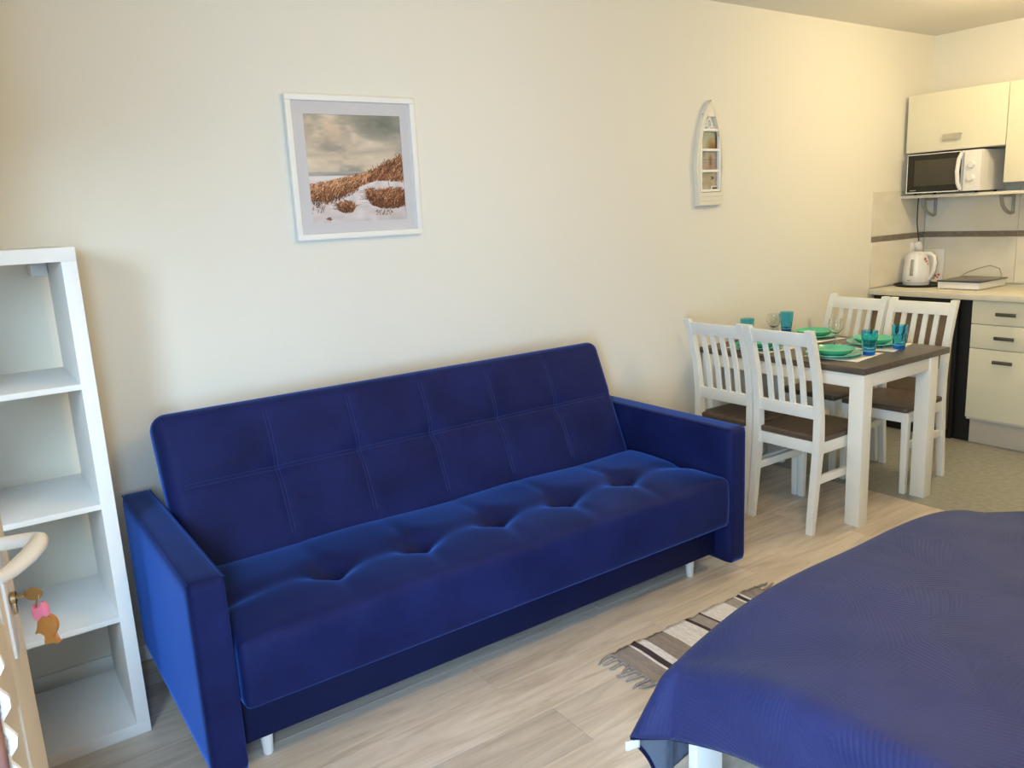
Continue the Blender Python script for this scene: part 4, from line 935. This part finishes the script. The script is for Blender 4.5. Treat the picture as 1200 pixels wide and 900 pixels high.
def drape(s, t):
    """s: distance past the left edge (towards the door), t: past the foot edge (towards the sofa)"""
    r = 0.055
    def hd(d):
        if d <= 0: return 0.0, 0.0
        a = d / r
        if a < math.pi / 2: return r * math.sin(a), r * (1 - math.cos(a))
        return r + 0.05 * (d - r * math.pi / 2), r + 0.998 * (d - r * math.pi / 2)
    S_, T_ = max(s, 0), max(t, 0); rho = math.hypot(S_, T_); phi = math.atan2(T_, S_) if rho > 0 else 0
    h, dz = hd(rho)
    fl_ = 0.42 * math.exp(-((phi - 0.52) / 0.34) ** 2) * max(0, rho - 0.03) if (S_ > 0 and T_ > 0) else 0.42 * math.exp(-((phi - 0.52) / 0.34) ** 2) * max(0, rho - 0.03) * (1 if S_ > 0 else 0)
    dz = dz - 0.25 * fl_; h = h + fl_
    x = bx0 + max(-s, 0) - h * math.cos(phi); y = by1 - max(-t, 0) + h * math.sin(phi)
    # soft sag towards the corner of the mattress
    cs = max(0.0, 1 - math.hypot(max(-s, 0), max(-t, 0)) / 0.46)
    z = bzt - dz - 0.085 * cs * cs
    # hang folds of the foot drape
    if T_ > 0.06 and S_ <= 0: y += 0.012 * min(1, (T_ - 0.06) / 0.2) * math.sin((x - 1.0) * 13)
    if S_ > 0.06 and T_ <= 0: x -= 0.010 * min(1, (S_ - 0.06) / 0.15) * math.sin((y + 1.7) * 9)
    z += 0.0025 * math.sin(x * 9 + y * 4) * math.sin(y * 7 - x * 3) + 0.0015 * math.sin(x * 23 + 2) * math.sin(y * 19)
    return x, y, max(z, 0.012)
oh_l, oh_f = 0.213, 0.40
ss = list(np.arange(oh_l, -0.0001, -0.0125)) + list(-np.arange(0.02, bx1 - bx0 + 0.001, 0.02)); 
ts = list(np.arange(oh_f, -0.0001, -0.0125)) + list(-np.arange(0.02, by1 - by0, 0.02))
# far long side: mirror the overhang
far = list(np.arange(0.0125, 0.30, 0.0125))
cols = [('n', s) for s in ss] + [('f', d) for d in far]
vv = []; uv = []
W_ = bx1 - bx0
for kind, s in cols:
    for t in ts:
        if kind == 'n' and s > -W_ / 2: p = drape(s, t)
        else:
            d = -W_ - s if kind == 'n' else s          # distance past the far edge (negative = on top)
            x, y, z = drape(d, t); p = (bx0 + bx1 - x, y, z)
            sag = 0
        vv.append(p); uv.append(((s if kind == 'n' else -W_ - s), t))
nt = len(ts); ff = [(i * nt + j, i * nt + j + 1, (i + 1) * nt + j + 1, (i + 1) * nt + j) for i in range(len(cols) - 1) for j in range(nt - 1)]
me = raw(vv, ff); ul = me.uv_layers.new(name='UVMap')
li = np.empty(len(me.loops), dtype=np.int32); me.loops.foreach_get('vertex_index', li); ul.data.foreach_set('uv', np.array(uv, dtype=np.float32)[li].ravel())
bsp = thing('bedspread', 'navy blue quilted bedspread with leaf relief draped over the bed', 'bedspread', (1.83, -2.65, 0.45))
me.flip_normals() if me.polygons[0].normal.z < 0 and False else None
cl_o = finish('quilted_cover', me, [SPREAD, LINING], bsp, angle=None)
upz = sum(p.normal.z for p in me.polygons)
if upz < 0: me.flip_normals()
md = cl_o.modifiers.new('t', 'SOLIDIFY'); md.thickness = 0.008; md.offset = 1; md.material_offset = 1; md.material_offset_rim = 0
tube('binding', [vv[j] for j in range(nt - 1, -1, -1)][-60:], 0.0055, VDARK, bsp, 6)
# small white care tag at the hanging corner
tipj = min(range(nt), key=lambda j: vv[j][0] - vv[j][1] * 0.2)
tp = Vector(vv[tipj])
v, f = rbox_data(0.040, 0.006, 0.028, 0.0028, 4, 2, 4, lambda p, n: tp + Vector((p.x * 0.8 - 0.002, p.x * -0.5 + p.y, p.z - 0.018 + 0.004 * math.sin(p.x * 120))))
finish('care_tag', raw(v, f), TAG, bsp, angle=None)
